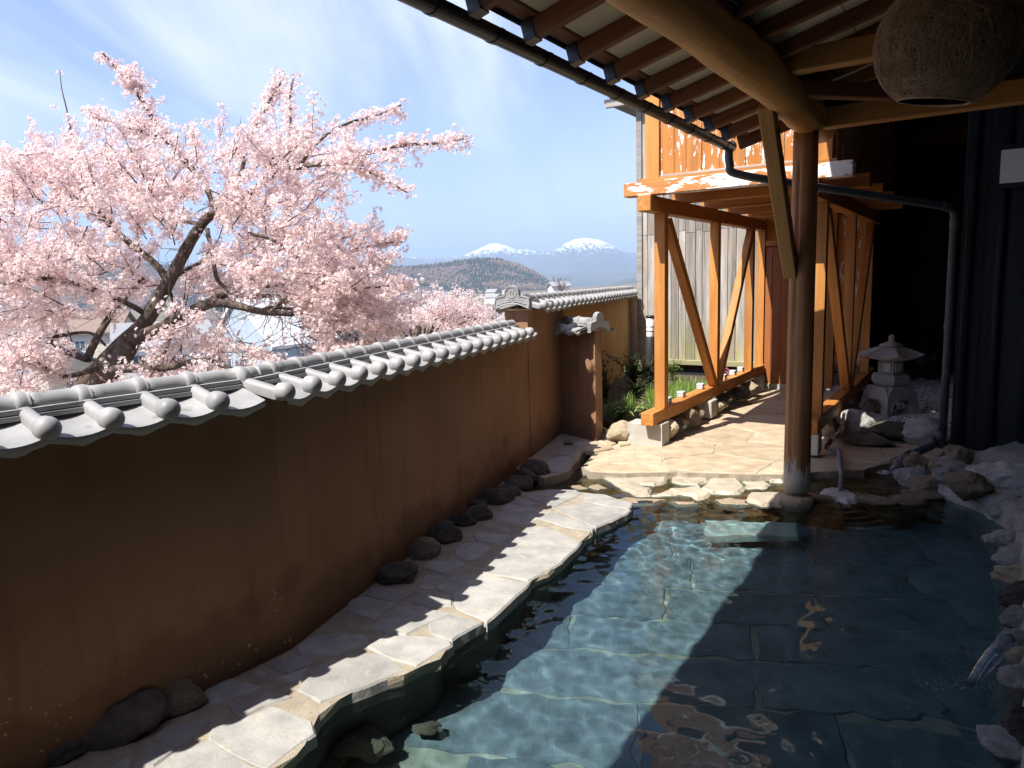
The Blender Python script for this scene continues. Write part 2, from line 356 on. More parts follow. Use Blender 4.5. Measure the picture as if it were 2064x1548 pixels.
M['pathstone'] = m_simple('sandy_flagstone', (.36, .28, .18), (.52, .43, .31), 7, .75, .55, 42, .008, var=.10, speck=((.42, .30, .18), 11), rlo=.55)
M['mortar'] = m_simple('sandy_mortar', (.29, .245, .18), (.42, .365, .28), 14, .9, .7, 120, .006, world=True, speck=((.18, .15, .12), 90))
M['bankmortar'] = m_simple('grey_mortar', (.32, .31, .285), (.52, .505, .465), 9, .95, 1.0, 38, .03, world=True)
M['palestone'] = m_simple('bleached_ledge_stone', (.34, .29, .21), (.52, .46, .36), 9, .55, .7, 30, .012, var=.1)
M['wetledge'] = m_simple('wet_brown_ledge', (.13, .055, .02), (.34, .17, .06), 6, .35, .6, 25, .012, world=True, speck=((.4, .27, .13), 9), spec=.6)
M['darkrock'] = m_simple('dark_wall_foot_rock', (.075, .068, .06), (.17, .145, .115), 4, .75, .9, 16, .02, var=.3)
M['brownrock'] = m_simple('brown_rock', (.25, .19, .13), (.42, .33, .23), 4, .85, 1.0, 14, .025, var=.2)
M['greyrock'] = m_simple('grey_rock', (.36, .355, .335), (.60, .585, .55), 3.2, .85, 1.0, 14, .03, var=.25, speck=((.14, .135, .125), 22))
M['palerock'] = m_simple('sandy_rock', (.40, .32, .21), (.55, .46, .33), 3, .85, .9, 14, .02, var=.15)
M['concrete'] = m_simple('concrete_block', (.36, .34, .30), (.48, .46, .41), 5, .85, .3, 50, .005)
M['lantern'] = m_simple('lantern_granite', (.34, .325, .30), (.50, .475, .44), 8, .85, .4, 70, .005, var=.06, speck=((.42, .41, .39), 7))
M['paper'] = m_simple('lantern_window_panel', (.55, .50, .42), (.65, .6, .52), 3, .8, .05, 30, .001)
M['gravel'] = m_simple('white_gravel', (.60, .60, .58), (.80, .79, .76), 2.2, .8, .2, 30, .003, world=True, speck=((.25, .25, .25), 16))
M['gravelbed'] = m_simple('gravel_bed', (.12, .12, .115), (.22, .22, .21), 20, .9, .6, 70, .006, world=True)
M['statue'] = m_simple('dark_bronze_statue', (.02, .018, .017), (.045, .04, .036), 8, .4, .2, 40, .004, spec=.5)
M['soil'] = m_simple('garden_soil', (.05, .036, .025), (.11, .08, .055), 12, .95, .9, 60, .015, world=True)
M['black_lamp'] = m_simple('black_bollard_metal', (.025, .026, .028), (.04, .04, .042), 5, .4, .03, 40, .001)
M['glassblock'] = m_simple('pale_glass_block', (.6, .62, .6), (.7, .71, .7), 6, .15, .1, 30, .002, spec=.6)
M['white'] = m_simple('white_plastic', (.7, .7, .68), (.78, .78, .76), 5, .35, .03, 40, .001)
M['red'] = m_simple('red_valve', (.35, .03, .025), (.45, .05, .04), 5, .45, .03, 40, .001)
M['rustpipe'] = m_simple('rusty_spout', (.16, .05, .035), (.24, .09, .06), 20, .6, .3, 60, .003)
def m_leaf(name, c1, c2, trans=.35):
    m = newmat(name); t = NT(m); c = t.coords(True); col = t.ramp(t.noise(c, 26, 3), [(.3, c1), (.7, c2)])
    d = t.n('ShaderNodeBsdfDiffuse', {0: col}); tr = t.n('ShaderNodeBsdfTranslucent', {0: col}); g = t.n('ShaderNodeBsdfGlossy', {0: (1, 1, 1, 1), 1: .45})
    mx = t.n('ShaderNodeMixShader', {0: trans, 1: d.outputs[0], 2: tr.outputs[0]}); mx2 = t.n('ShaderNodeMixShader', {0: .04, 1: mx.outputs[0], 2: g.outputs[0]})
    t.n('ShaderNodeOutputMaterial', {0: mx2.outputs[0]}); return m
M['petal'] = m_leaf('cherry_petal', (.90, .72, .70), (.95, .85, .81), .5)
M['calyx'] = m_leaf('cherry_flower_centre', (.45, .17, .19), (.6, .3, .3), .2)
M['shrubleaf'] = m_leaf('dark_shrub_leaf', (.03, .06, .018), (.07, .12, .03))
M['freshleaf'] = m_leaf('fresh_green_leaf', (.15, .24, .05), (.26, .38, .09))
M['grass'] = m_leaf('bright_grass', (.14, .26, .04), (.26, .40, .07))
M['pinkflower'] = m_leaf('pink_flower', (.6, .12, .25), (.75, .25, .4))
M['bark'] = m_simple('cherry_bark', (.045, .032, .025), (.13, .095, .07), 9, .9, .9, 30, .02, world=True, stretch=(1, 1, .5), speck=((.22, .18, .14), 40))
M['twig'] = m_simple('cherry_twig', (.07, .035, .03), (.12, .065, .055), 9, .8, .3, 60, .004, world=True)
# clear water over the pool: the ripples are real geometry, the light bends through them
def m_water():
    m = newmat('pool_water'); t = NT(m); c = t.coords(True); nb = t.bump(t.noise(c, 26., 2, .5), .12, .02)
    g = t.n('ShaderNodeBsdfGlass', {0: (.64, .79, .83, 1), 1: 0.0, 2: 1.33}); t.n('ShaderNodeOutputMaterial', {0: g.outputs[0]}); return m
M['water'] = m_water()
M['splash'] = None
def m_foam():
    m = newmat('white_foam'); t = NT(m); c = t.coords(True); d = t.n('ShaderNodeBsdfDiffuse', {0: (.8, .82, .82, 1)}); g = t.n('ShaderNodeBsdfGlossy', {0: (1, 1, 1, 1), 1: .1}); tr = t.n('ShaderNodeBsdfTransparent', {0: (.95, .97, .98, 1)})
    a_ = t.n('ShaderNodeMixShader', {0: .3, 1: d.outputs[0], 2: g.outputs[0]}); f = t.step(t.noise(t.n('ShaderNodeMapping', {0: c, 3: (1, 1, .35)}).outputs[0], 70, 3, .6), .42, .62)
    t.n('ShaderNodeOutputMaterial', {0: t.n('ShaderNodeMixShader', {0: f, 1: tr.outputs[0], 2: a_.outputs[0]}).outputs[0]}); return m
M['splash'] = m_foam()
M['poolslab'] = m_simple('pool_floor_slab', (.13, .155, .17), (.28, .315, .33), 6, .7, .5, 24, .014, var=.14, speck=((.25, .29, .30), 13))
M['poolgrout'] = m_simple('pool_floor_joint', (.26, .25, .20), (.40, .385, .31), 9, .85, .5, 50, .006, world=True)
M['poolwall'] = m_simple('pool_wall_rock', (.045, .042, .036), (.11, .10, .085), 5, .7, .8, 20, .02, world=True)
M['stepstone'] = m_simple('pale_step_slab', (.50, .52, .46), (.60, .62, .56), 6, .6, .3, 50, .004)
M['wicker'] = m_simple('wicker_string', (.32, .20, .12), (.52, .36, .24), 12, .8, .2, 60, .003)
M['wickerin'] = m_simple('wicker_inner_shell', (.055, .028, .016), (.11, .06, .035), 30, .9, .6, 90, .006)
# landscape
M['terrain'] = m_simple('valley_ground', (.10, .09, .06), (.19, .16, .11), .02, .95, .2, .3, .5, world=True, speck=((.06, .08, .035), .013))
def m_mount(name, rock_, forest, snow, z0, z1, sc):
    m = newmat(name); t = NT(m); p = t.coords(True); z = t.n('ShaderNodeSeparateXYZ', {0: p}).outputs[2]
    col = t.ramp(t.noise(p, sc, 6, .6), [(.35, forest), (.65, rock_)])
    k = t.math('ADD', t.math('DIVIDE', t.math('SUBTRACT', z, z0), z1 - z0), t.math('MULTIPLY', t.math('SUBTRACT', t.noise(t.n('ShaderNodeMapping', {0: p, 3: (2.2, 1, .5)}).outputs[0], sc * 2.2, 7, .65), .5), 2.6))
    col = t.mix(t.step(k, .40, .62), col, snow); t.out(col, .9, None, .2); return m
M['mountain'] = m_mount('far_snowy_mountain', (.10, .10, .10), (.05, .055, .05), (.88, .9, .92), 400., 900., .0034)
M['mountain_snow'] = m_mount('far_white_mountain', (.12, .12, .12), (.05, .055, .05), (.88, .9, .92), 480., 900., .0032)
M['ridge'] = m_simple('far_wooded_ridge', (.05, .055, .05), (.10, .10, .085), .002, .95, 0, 1, .1, world=True)
M['hill'] = m_simple('wooded_hill', (.07, .05, .035), (.13, .095, .065), .012, .95, .3, .1, 3, world=True, speck=((.03, .045, .025), .008))
M['conifer'] = m_simple('hill_conifer', (.018, .03, .014), (.035, .05, .024), .1, .95, 0, 1, .1, world=True)
M['barewood'] = m_simple('hill_bare_tree', (.13, .085, .06), (.22, .155, .115), .05, .95, 0, 1, .1, world=True)
def m_flat(name, c, rough=.7, lines=None):
    m = newmat(name); t = NT(m); p = t.coords(False, rnd=False); col = t.ramp(t.noise(p, 1.5, 5), [(.3, tuple(q * .86 for q in c)), (.7, c)]); t.out(col, rough, None, .4); return m
for k, c in dict(h_white=(.72, .72, .70), h_blue=(.36, .43, .50), h_cream=(.62, .57, .45), h_grey=(.38, .38, .38), h_beige=(.52, .46, .37), h_dark=(.05, .055, .065), h_brownroof=(.22, .16, .13), h_greyroof=(.27, .27, .28), h_blueroof=(.16, .2, .28), h_glass=(.08, .10, .12), h_frame=(.66, .66, .64)).items(): M[k] = m_flat('house_' + k[2:], c)

# ================================================================ THE SETTING
WD = rad(19.4); wd = np.array([math.sin(WD), math.cos(WD)]); wnrm = np.array([wd[1], -wd[0]]); WA = np.array([-.998, 2.947])   # garden wall: bend point, direction, side of the pool
W1D = rad(38.0); w1d = np.array([math.sin(W1D), math.cos(W1D)]); w1n = np.array([w1d[1], -w1d[0]])
def WL(t, off, z=0.0): p = WA + wd * t + wnrm * off; return Vector((p[0], p[1], z))
def W1(t, off, z=0.0): p = WA + w1d * t + w1n * off; return Vector((p[0], p[1], z))
# ground: one sheet from under the bath down the slope to the valley and out to the horizon
def ground_h(x, y):
    s = -((np.array([x, y]) - WA) @ wnrm) - .45
    if s <= 0: return -1.05
    return -1.05 - 11 * sstep(s / 70) - 50 * sstep((s - 60) / 1800) - .25 * s / (1 + s / 3) + .5 * mnoise.noise(Vector((x * .08, y * .08, 0))) * sstep(s / 8)
v, f = [], []
NR, NA = 46, 72
radii = [0] + [1.5 * (60000 / 1.5) ** (i / (NR - 2)) for i in range(NR - 1)]
for r_ in radii:
    for k in range(NA):
        a_ = 2 * math.pi * k / NA; x, y = r_ * math.cos(a_), 3 + r_ * math.sin(a_); v.append((x, y, ground_h(x, y)))
for i in range(NR - 1):
    for k in range(NA): f.append((i * NA + k, i * NA + (k + 1) % NA, (i + 1) * NA + (k + 1) % NA, (i + 1) * NA + k)[::-1])
tag(obj('ground', v, f, M['terrain'], smooth=True), kind='structure')
# ridges and mountains: height fields whose crest follows the skyline
def ridge(name, prof, D, Wd, base, mat, nx=120, nv=14, namp=.25, nsc=.0015, pw=1.15, crest=.03):
    xs = np.linspace(prof[0][0], prof[-1][0], nx); ys = np.interp(xs, [p[0] for p in prof], [p[1] for p in prof]); v, f = [], []
    for i, (x, y) in enumerate(zip(xs, ys)):
        d = ray(x, y); h = np.hypot(d[0], d[1]); ux, uy = d[0] / h, d[1] / h; H = CAM[2] + d[2] / h * D
        for j in range(nv):
            t = -1 + 2 * j / (nv - 1); dist = D + t * Wd; X, Y = ux * dist, uy * dist
            k = max(0, 1 - abs(t) ** pw); nz = mnoise.fractal(Vector((X * nsc, Y * nsc, 1.7)), .9, 2.1, 5)
            hh = base + (H - base) * k * (1 + namp * nz * (1 - k * .7)) + (H - base) * crest * nz * k
            v.append((X, Y, hh))
    for i in range(nx - 1):
        for j in range(nv - 1): f.append((i * nv + j, (i + 1) * nv + j, (i + 1) * nv + j + 1, i * nv + j + 1))
    return tag(obj(name, v, f, mat, smooth=True), kind='structure'), v
ridge('mountain', [(1010, 560), (1060, 538), (1100, 512), (1122, 500), (1140, 488), (1158, 482), (1180, 479), (1205, 481), (1228, 490), (1252, 503), (1276, 509), (1300, 513), (1340, 522), (1420, 545), (1500, 560)], 15000, 3700, -60, M['mountain'], 170, 22, .22, .0005, 1.05, .03)
ridge('mountain', [(480, 545), (560, 520), (640, 500), (668, 494), (700, 497), (740, 500), (790, 508), (810, 514), (840, 512), (880, 509), (905, 511), (930, 513), (960, 504), (985, 491), (1000, 487), (1020, 489), (1050, 496), (1080, 503), (1110, 505), (1160, 520), (1240, 540)], 17000, 3700, -60, M['mountain_snow'], 220, 20, .3, .0006, 1.0, .045)
ridge('ridge', [(700, 560), (900, 556), (1080, 553), (1130, 548), (1180, 551), (1240, 545), (1300, 540), (1360, 537), (1480, 545)], 9500, 2200, -60, M['ridge'], 100, 12, .25, .0012, 1.1, .06)
ridge('ridge', [(1150, 582), (1230, 573), (1260, 562), (1290, 560), (1340, 556), (1420, 560)], 6000, 1100, -60, M['ridge'], 60, 10, .25, .0025, 1.1, .05)
hp = [(-250, 480), (0, 508), (150, 500), (200, 508), (260, 530), (420, 548), (560, 552), (680, 548), (740, 545), (790, 541), (820, 540), (850, 537), (890, 533), (915, 531), (935, 529), (960, 525), (990, 524), (1020, 530), (1050, 539), (1075, 549), (1095, 562), (1115, 578), (1140, 596), (1180, 606)]
hill, hv = ridge('hill', hp, 4200, 760, -58, M['hill'], 220, 26, .30, .0033, 1.1, .03)
# the wood on the hill: one mass of small conifers and bare trees
hv = np.array(hv); nvh = 26
def woods(name, mat, want, hmin, hmax, wide, pts=5, label=None):
    V, Fc = [], []; r_ = np.random.default_rng(len(name)); cnt = 0
    while cnt < want:
        i = r_.integers(60, 219); j = r_.integers(0, 14); u, w = r_.random(2); p = hv[i * nvh + j] * (1 - u) * (1 - w) + hv[min(i + 1, 219) * nvh + j] * u * (1 - w) + hv[i * nvh + j + 1] * (1 - u) * w + hv[min(i + 1, 219) * nvh + j + 1] * u * w
        con = mnoise.noise(Vector((p[0] * .0035, p[1] * .006, 4.))) > .05 - .3 * max(0, (-30 - p[2]) / 30)
        if con != (name == 'conifer_wood'):
            if r_.random() > .12: continue
        h = r_.uniform(hmin, hmax); rr = h * wide; b = len(V)
        if name == 'conifer_wood':
            for k in range(pts): a_ = 2 * math.pi * k / pts; V.append((p[0] + rr * math.cos(a_), p[1] + rr * math.sin(a_), p[2] - 1))
            V.append((p[0], p[1], p[2] + h)); Fc += [(b + k, b + (k + 1) % pts, b + pts) for k in range(pts)]
        else:
            for s in range(3):
                c = r_.normal(size=3) * rr * .45; q = p + c + np.array([0, 0, h * .5]); b = len(V)
                for k in range(4): a_ = 2 * math.pi * k / 4 + s; V.append((q[0] + rr * .6 * math.cos(a_), q[1] + rr * .6 * math.sin(a_), q[2]))
                V.append((q[0], q[1], q[2] + h * .5)); V.append((q[0], q[1], q[2] - h * .4)); Fc += [(b + k, b + (k + 1) % 4, b + 4) for k in range(4)] + [(b + (k + 1) % 4, b + k, b + 5) for k in range(4)]
        cnt += 1
    return tag(obj(name, V, Fc, mat), label, 'woodland', kind='stuff')
woods('conifer_wood', M['conifer'], 6500, 13, 24, .24, label='dark conifer stands covering parts of the rounded wooded hill')
woods('bare_wood', M['barewood'], 6500, 11, 17, .5, label='brown leafless woodland covering the rounded hill below the mountains')

# pool: floor of slabs, walls, deck, ledge, path
pool_floor = tag(prism('pool_floor', [(-2.2, -1.6), (3.4, -1.6), (3.4, 6.6), (-2.2, 6.6)], -1.0, -.572, M['poolgrout']), kind='structure')
fu = np.array([.982, -.19]); fv = np.array([.19, .982])
rows = [.2, .75, 1.25, 1.72, 2.15, 2.55, 2.98, 3.36, 3.70, 4.08, 4.52, 4.98, 5.4]
for i in range(len(rows) - 1):
    x = -1.4 + (i * .37) % .8
    while x < 3.2:
        w = random.uniform(.65, 1.25); g = random.uniform(.008, .016); y0 = rows[i] + random.uniform(.004, .012); y1 = rows[i + 1] - random.uniform(.0, .012)
        if i == 5 and .1 < x < 1: y1 -= .05
        poly = [fu * (x + g) + fv * y0, fu * (x + w) + fv * (y0 + random.uniform(-.012, .012)), fu * (x + w) + fv * (y1 + random.uniform(-.012, .012)), fu * (x + g) + fv * y1]
        slab('floor_slab', poly, -.56 + random.uniform(-.003, .003), .02, M['poolslab'], pool_floor, .02, .006, step=.09, seed=i)
        x += w
c8 = lambda *p: [(600 + x / 2.389, 900 + y / 2.389) for x, y in p]
c7 = lambda *p: [(x / 2.064, 1000 + y / 2.064) for x, y in p]
cL = lambda *p: [(1060 + x / 3.44, 840 + y / 3.44) for x, y in p]
toz = lambda px, z: [onz(x, y, z)[:2] for x, y in px]
ZD = -.05
edge_px = [(1056, 990), (1106, 984), (1157, 986), (1219, 996), (1272, 1013), (1264, 1034), (1199, 1067), (1127, 1136), (1063, 1178), (983, 1253), (968, 1256), (912, 1289), (906, 1312), (868, 1340), (813, 1356), (742, 1380), (690, 1408), (652, 1440), (630, 1476), (600, 1522), (555, 1548)]
dk = toz(edge_px, ZD)
deck_poly = [np.array(WL(3.0, .0)[:2]), np.array(WL(2.6, .0)[:2])] + [] 
deck_poly = dk + [np.array([-1.05, 1.75]), np.array([-2.6, .1])] + [np.array(W1(-2.9, -.1)[:2]), np.array(W1(0, -.1)[:2]), np.array(WL(1.4, -.1)[:2]), np.array(WL(2.85, -.1)[:2])]
deck = prism('deck', inset([np.array(p) for p in (deck_poly if area(deck_poly) > 0 else deck_poly[::-1])], .012), -.115, ZD - .006, M['mortar'], amp=.018, step=.06, kind='structure')
prism('pool_wall', inset([np.array(p) for p in (deck_poly if area(deck_poly) > 0 else deck_poly[::-1])], .055), -.99, -.108, M['poolwall'], amp=.03, step=.07, seed=77, kind='structure')
slabs = [c8((1085, 240), (1215, 203), (1335, 207), (1375, 222), (1235, 290), (1150, 262)), c8((1385, 224), (1480, 232), (1607, 272), (1600, 300), (1375, 262)), c8((1225, 292), (1365, 265), (1600, 305), (1585, 322), (1435, 388)), c8((1165, 345), (1205, 305), (1425, 388), (1415, 402), (1300, 388)),
 c8((1115, 378), (1295, 392), (1405, 408), (1270, 555), (1108, 645), (895, 605), (960, 520)), c8((665, 675), (740, 622), (890, 612), (1112, 655), (914, 842), (765, 778), (750, 710)), c8((555, 742), (620, 690), (742, 716), (735, 765), (640, 772)), c8((640, 852), (740, 812), (886, 850), (745, 930), (650, 902)),
 c8((380, 855), (480, 775), (600, 775), (700, 800), (735, 808), (635, 848), (520, 900), (350, 888)), c8((255, 740), (335, 725), (470, 757), (372, 832), (245, 790)), c8((322, 712), (370, 676), (560, 702), (478, 752)), c8((610, 582), (640, 560), (760, 540), (805, 570), (702, 612)), c8((802, 540), (832, 462), (880, 462), (932, 492), (850, 546)), c8((758, 495), (800, 470), (826, 468), (796, 535), (760, 530)),
 c8((845, 432), (880, 410), (1030, 430), (980, 467), (870, 457)), c8((905, 387), (960, 370), (1058, 402), (1030, 422)), c8((958, 322), (1010, 275), (1110, 288), (1190, 322), (1118, 375), (960, 367)), c8((1036, 266), (1078, 250), (1170, 278), (1105, 284)), c8((580, 682), (612, 612), (700, 620), (648, 688)),
 c8((0, 960), (60, 917), (200, 900), (320, 912), (330, 942), (200, 1000), (20, 1005)), c8((345, 960), (420, 917), (560, 912), (720, 928), (738, 952), (568, 1052), (420, 1002)), c8((0, 1172), (100, 1050), (330, 992), (428, 1004), (512, 1072), (342, 1138), (110, 1228)),
 c7((1105, 700), (1200, 655), (1310, 690), (1200, 735)), c7((1150, 762), (1282, 712), (1252, 772)), c7((822, 840), (880, 790), (960, 757), (1090, 795), (900, 865)), c7((945, 872), (1060, 850), (1112, 812), (1210, 832), (1100, 868), (1000, 925)), c7((880, 962), (1000, 930), (1130, 872), (1292, 935), (1308, 985), (1112, 1128), (1000, 1082), (872, 1002)),
 c7((600, 1170), (660, 1112), (745, 1052), (870, 1012), (992, 1088), (1080, 1145), (1000, 1240), (560, 1290)), c7((630, 1010), (680, 962), (880, 917), (860, 952), (735, 1043)), c7((560, 1120), (618, 1027), (728, 1052), (640, 1118)), c7((1052, 732), (1072, 716), (1112, 737), (1088, 752)), c7((430, 1135), (530, 1080), (545, 1100), (500, 1180))]
for i, px in enumerate(slabs):
    slab('flagstone', inset(ragged(toz(px, ZD), .2, 0), -.009), ZD + random.uniform(-.003, .004), .05, M['deckstone'], deck, .007, .009, random.uniform(-.012, .012), random.uniform(-.012, .012), step=.05, seed=i)
# rocks bedded along the foot of the wall
def rockpx(name, x, y, w, h, zb, mat, parent, seed, flat=.75, rough=.2, deep=1.0, wet=False):
    P = (onzw if wet else onz)(x, y + h * .42, zb); dist = np.linalg.norm(P - CAM); rx = w / 2 * dist / F; rz = h / 2 * dist / F
    d = np.array([P[0], P[1]]) / np.hypot(P[0], P[1]); c = P[:2] + d * rx * .5 * deep
    return rock(name, (c[0], c[1], zb + rz * .55), (rx, rx * .75 * deep, rz), mat, parent, seed, math.atan2(-d[0], d[1]), 0, rough)
for i, (x, y, w, h) in enumerate([(95, 1520, 155, 84), (243, 1466, 165, 92), (347, 1420, 128, 72), (18, 1560, 110, 60), (808, 1158, 96, 56), (856, 1108, 76, 60), (903, 1078, 84, 54), (893, 1066, 60, 40), (934, 1050, 64, 40), (968, 1036, 66, 44), (960, 1020, 50, 34), (1003, 1004, 78, 46), (1022, 992, 56, 38), (1046, 974, 62, 40), (1072, 948, 78, 52), (1058, 962, 50, 36)]):
    rockpx('wall_foot_rock', x, y, w, h, ZD - .03, M['brownrock'] if i in (2, 5) else M['darkrock'], deck, 100 + i)
for i, (x, y, w, h) in enumerate([(735, 1500, 105, 80), (800, 1432, 84, 50), (828, 1408, 60, 30), (860, 1470, 50, 26), (930, 1330, 60, 34), (985, 1290, 50, 26), (650, 1540, 80, 50)]):
    rockpx('sunken_rock', x, y, w, h, -.50, M['brownrock'], pool_floor, 160 + i, rough=.35, wet=True)
# ledge of wet stone just under the water at the far side of the pool
led_px = [(1240, 1006), (1278, 1014), (1330, 1010), (1400, 1016), (1470, 1012), (1535, 1020), (1580, 1014), (1640, 1018), (1700, 1024), (1760, 1016), (1815, 1024), (1868, 1014), (1915, 1010)]
led = toz(led_px, -.11)
ledge = prism('ledge', led + [np.array(AQ(6.2, .1)[:2]), np.array(AQ(7.0, -.4)[:2]), np.array(AQ(6.9, -2.2)[:2]), np.array(WL(4.4, .0)[:2]), np.array(WL(2.7, -.05)[:2])], -.99, -.118, M['wetledge'], amp=.02, step=.07, seed=3, kind='structure')
for i, px in enumerate([cL((550, 410), (620, 395), (960, 415), (972, 440), (900, 470), (780, 460), (862, 490), (850, 527), (770, 532), (700, 490), (620, 450)), cL((1000, 410), (1240, 415), (1258, 438), (1200, 465), (1080, 455), (1020, 440)), cL((1268, 430), (1380, 405), (1460, 425), (1500, 480), (1470, 512), (1300, 520), (1235, 490)), cL((1010, 495), (1190, 475), (1250, 520), (1260, 545), (1190, 557), (1080, 520)), cL((1510, 440), (1650, 440), (1695, 460), (1640, 482), (1530, 476)), cL((1540, 547), (1600, 525), (1760, 520), (1787, 572), (1762, 603), (1640, 602), (1560, 572)), cL((870, 530), (1000, 502), (1062, 522), (1000, 530)), cL((1690, 425), (1780, 415), (1785, 440), (1710, 445)), cL((600, 565), (700, 545), (860, 552), (980, 560), (880, 580), (720, 582)), cL((1310, 560), (1420, 545), (1530, 560), (1540, 590), (1400, 590)), cL((300, 470), (380, 455), (420, 480), (340, 490)), cL((440, 470), (500, 450), (560, 480), (500, 492)), cL((1000, 570), (1170, 570), (1200, 590), (1050, 592))]):
    slab('ledge_stone', inset(ragged(toz(px, -.08), .1, 0), -.022), (-.078, -.082, -.08, -.08, -.084, -.076, -.086, -.08, -.096, -.094, -.094, -.093, -.097)[i], .05, M['palestone'] if i < 8 else M['brownrock'], ledge, .02, .026, step=.04, seed=20 + i)
for i, (x, y, w, h) in enumerate([(1760, 1012, 70, 20), (1830, 1012, 60, 18), (1860, 1000, 70, 16), (1655, 1008, 60, 16)]):
    rockpx('ledge_stone', x, y, w, h, -.11, M['brownrock'], ledge, 180 + i)
# path
path_px = [(1172, 941), (1188, 951), (1263, 954), (1365, 951), (1470, 955), (1577, 956), (1650, 950), (1740, 946), (1800, 930), (1832, 913)]
ZP = -.042
pth = toz(path_px, ZP)
path_poly = [p for p in pth] + [np.array(AQ(6.72, -.2)[:2]), np.array(AQ(7.5, -.15)[:2]), np.array(AQ(7.45, -1.0)[:2]), np.array(AQ(10.2, -1.08)[:2]), np.array(AQ(10.2, -2.5)[:2]), np.array(AQ(6.35, -2.5)[:2]), np.array(AQ(6.25, -2.78)[:2]), onz(1234, 897, ZP)[:2], onz(1192, 917, ZP)[:2]]
path = prism('path', path_poly, -.79, ZP - .003, M['mortar'], amp=.014, step=.08, seed=9, kind='structure')
sd_ = []
r_ = np.random.default_rng(21)
for _ in range(4000):
    aa, qq = r_.uniform(5.1, 10.2), r_.uniform(-2.9, .0); p = np.array(AQ(aa, qq)[:2])
    if all(np.hypot(*((toaq(p)[0] - toaq(s)[0]) * 1.15, (toaq(p)[1] - toaq(s)[1]) * .8)) > .46 for s in sd_): sd_.append(p)
for i, cell in enumerate(voronoi(inset(ragged(path_poly, .12, 0), .02), sd_, .010)):
    if len(cell) >= 3 and abs(area(cell)) > .012:
        slab('flagstone', cell, ZP + random.uniform(.0, .005), .06, M['pathstone'], path, .014, .006, random.uniform(-.006, .006), random.uniform(-.006, .006), step=.06, seed=i)
# stones between the wall and the channel
kerb = prism('kerb', [np.array(WL(3.1, -.05)[:2]), onz(1096, 962, -.02)[:2], onz(1140, 950, -.02)[:2], onz(1165, 926, -.02)[:2], onz(1180, 905, -.02)[:2], onz(1228, 893, -.02)[:2], onz(1240, 878, -.02)[:2], np.array(WL(4.7, .3)[:2]), np.array(WL(4.7, -.05)[:2])], -.79, -.03, M['mortar'], amp=.012, seed=31, kind='structure')
for i, px in enumerate([cL((120, 345), (180, 280), (300, 265), (380, 230), (385, 245), (290, 300), (270, 380), (180, 390)), cL((190, 275), (240, 215), (370, 195), (300, 258)), cL((300, 175), (420, 160), (440, 185), (370, 200)), cL((380, 225), (430, 195), (590, 200), (605, 212), (480, 235)), cL((500, 165), (540, 150), (620, 180), (560, 198)), cL((640, 175), (700, 165), (720, 182), (650, 195))]):
    slab('flagstone', toz(px, -.02), -.018 + .004 * (i % 2), .05, M['pathstone'] if i > 2 else M['deckstone'], kerb, .01, .012, step=.05, seed=50 + i)
# submerged pale step
tag(slab('step_slab', [onzw(x, y, -.30)[:2] for x, y in [(1421, 1047), (1606, 1052), (1609, 1080), (1420, 1080)]], -.30, .10, M['stepstone'], None, .004, .008), 'pale rectangular step slab lying just under the water below the log post', 'step slab')
for i, x in enumerate((1450, 1570)):
    P = onzw(x, 1066, -.3); box('foot', (P[0], P[1], -.48), (.12, .1, .18), M['greyrock'], bpy.data.objects['step_slab'])
# water surface
wpoly = [(-2.6, -1.5), (3.2, -1.5), (3.3, 5.2), (3.0, 5.9), (2.0, 6.6), (.9, 7.2), (.45, 7.0), (-1.1, 2.95), (-2.7, .6)]
def wave(x, y):
    p = Vector((x, y, 0)); k = 1 + 1.6 * sstep((y - 3.6) / 1.2); h = .0040 * mnoise.noise(p * 2.6) + .0026 * k * mnoise.noise(Vector((x * 6.5 + y * 2, y * 5.5, 4))) + .0015 * k * mnoise.noise(Vector((x * 13, y * 12, 9))) + .0005 * k * mnoise.noise(Vector((x * 27 + y * 6, y * 23, 2)))
    for (cx, cy, am, dec) in RIP: r_ = math.hypot(x - cx, y - cy); h += am * math.sin(r_ * 62) * math.exp(-r_ / dec)
    return h
RIP = [(*onz(1692, 1025, -.1)[:2], .004, .35), (*onz(1952, 1388, -.1)[:2], .004, .32), (*onz(1925, 1052, -.1)[:2], .002, .12)]
gx, gy = np.arange(-1.9, 3.31, .017), np.arange(-.4, 7.21, .017); v, f, idx = [], [], {}
def inw(x, y):
    c = False; j = len(wpoly) - 1
    for i in range(len(wpoly)):
        if (wpoly[i][1] > y) != (wpoly[j][1] > y) and x < (wpoly[j][0] - wpoly[i][0]) * (y - wpoly[i][1]) / (wpoly[j][1] - wpoly[i][1]) + wpoly[i][0]: c = not c
        j = i
    return c
for i, x in enumerate(gx):
    for j, y in enumerate(gy):
        if inw(x, y): idx[i, j] = len(v); v.append((x, y, -.10 + wave(x, y)))
for (i, j) in idx:
    if (i + 1, j) in idx and (i, j + 1) in idx and (i + 1, j + 1) in idx: f.append((idx[i, j], idx[i + 1, j], idx[i + 1, j + 1], idx[i, j + 1]))
water = tag(obj('water', v, f, M['water'], smooth=True), kind='structure'); water.cycles.is_caustics_caster = True
for o in list(bpy.data.objects):
    if o.type == 'MESH' and (o in (pool_floor, deck, ledge) or o.parent in (pool_floor, ledge, deck) or o.name.startswith(('pool_wall', 'step_slab')) or (o.parent and o.parent.name.startswith('step_slab'))): o.cycles.is_caustics_receiver = True
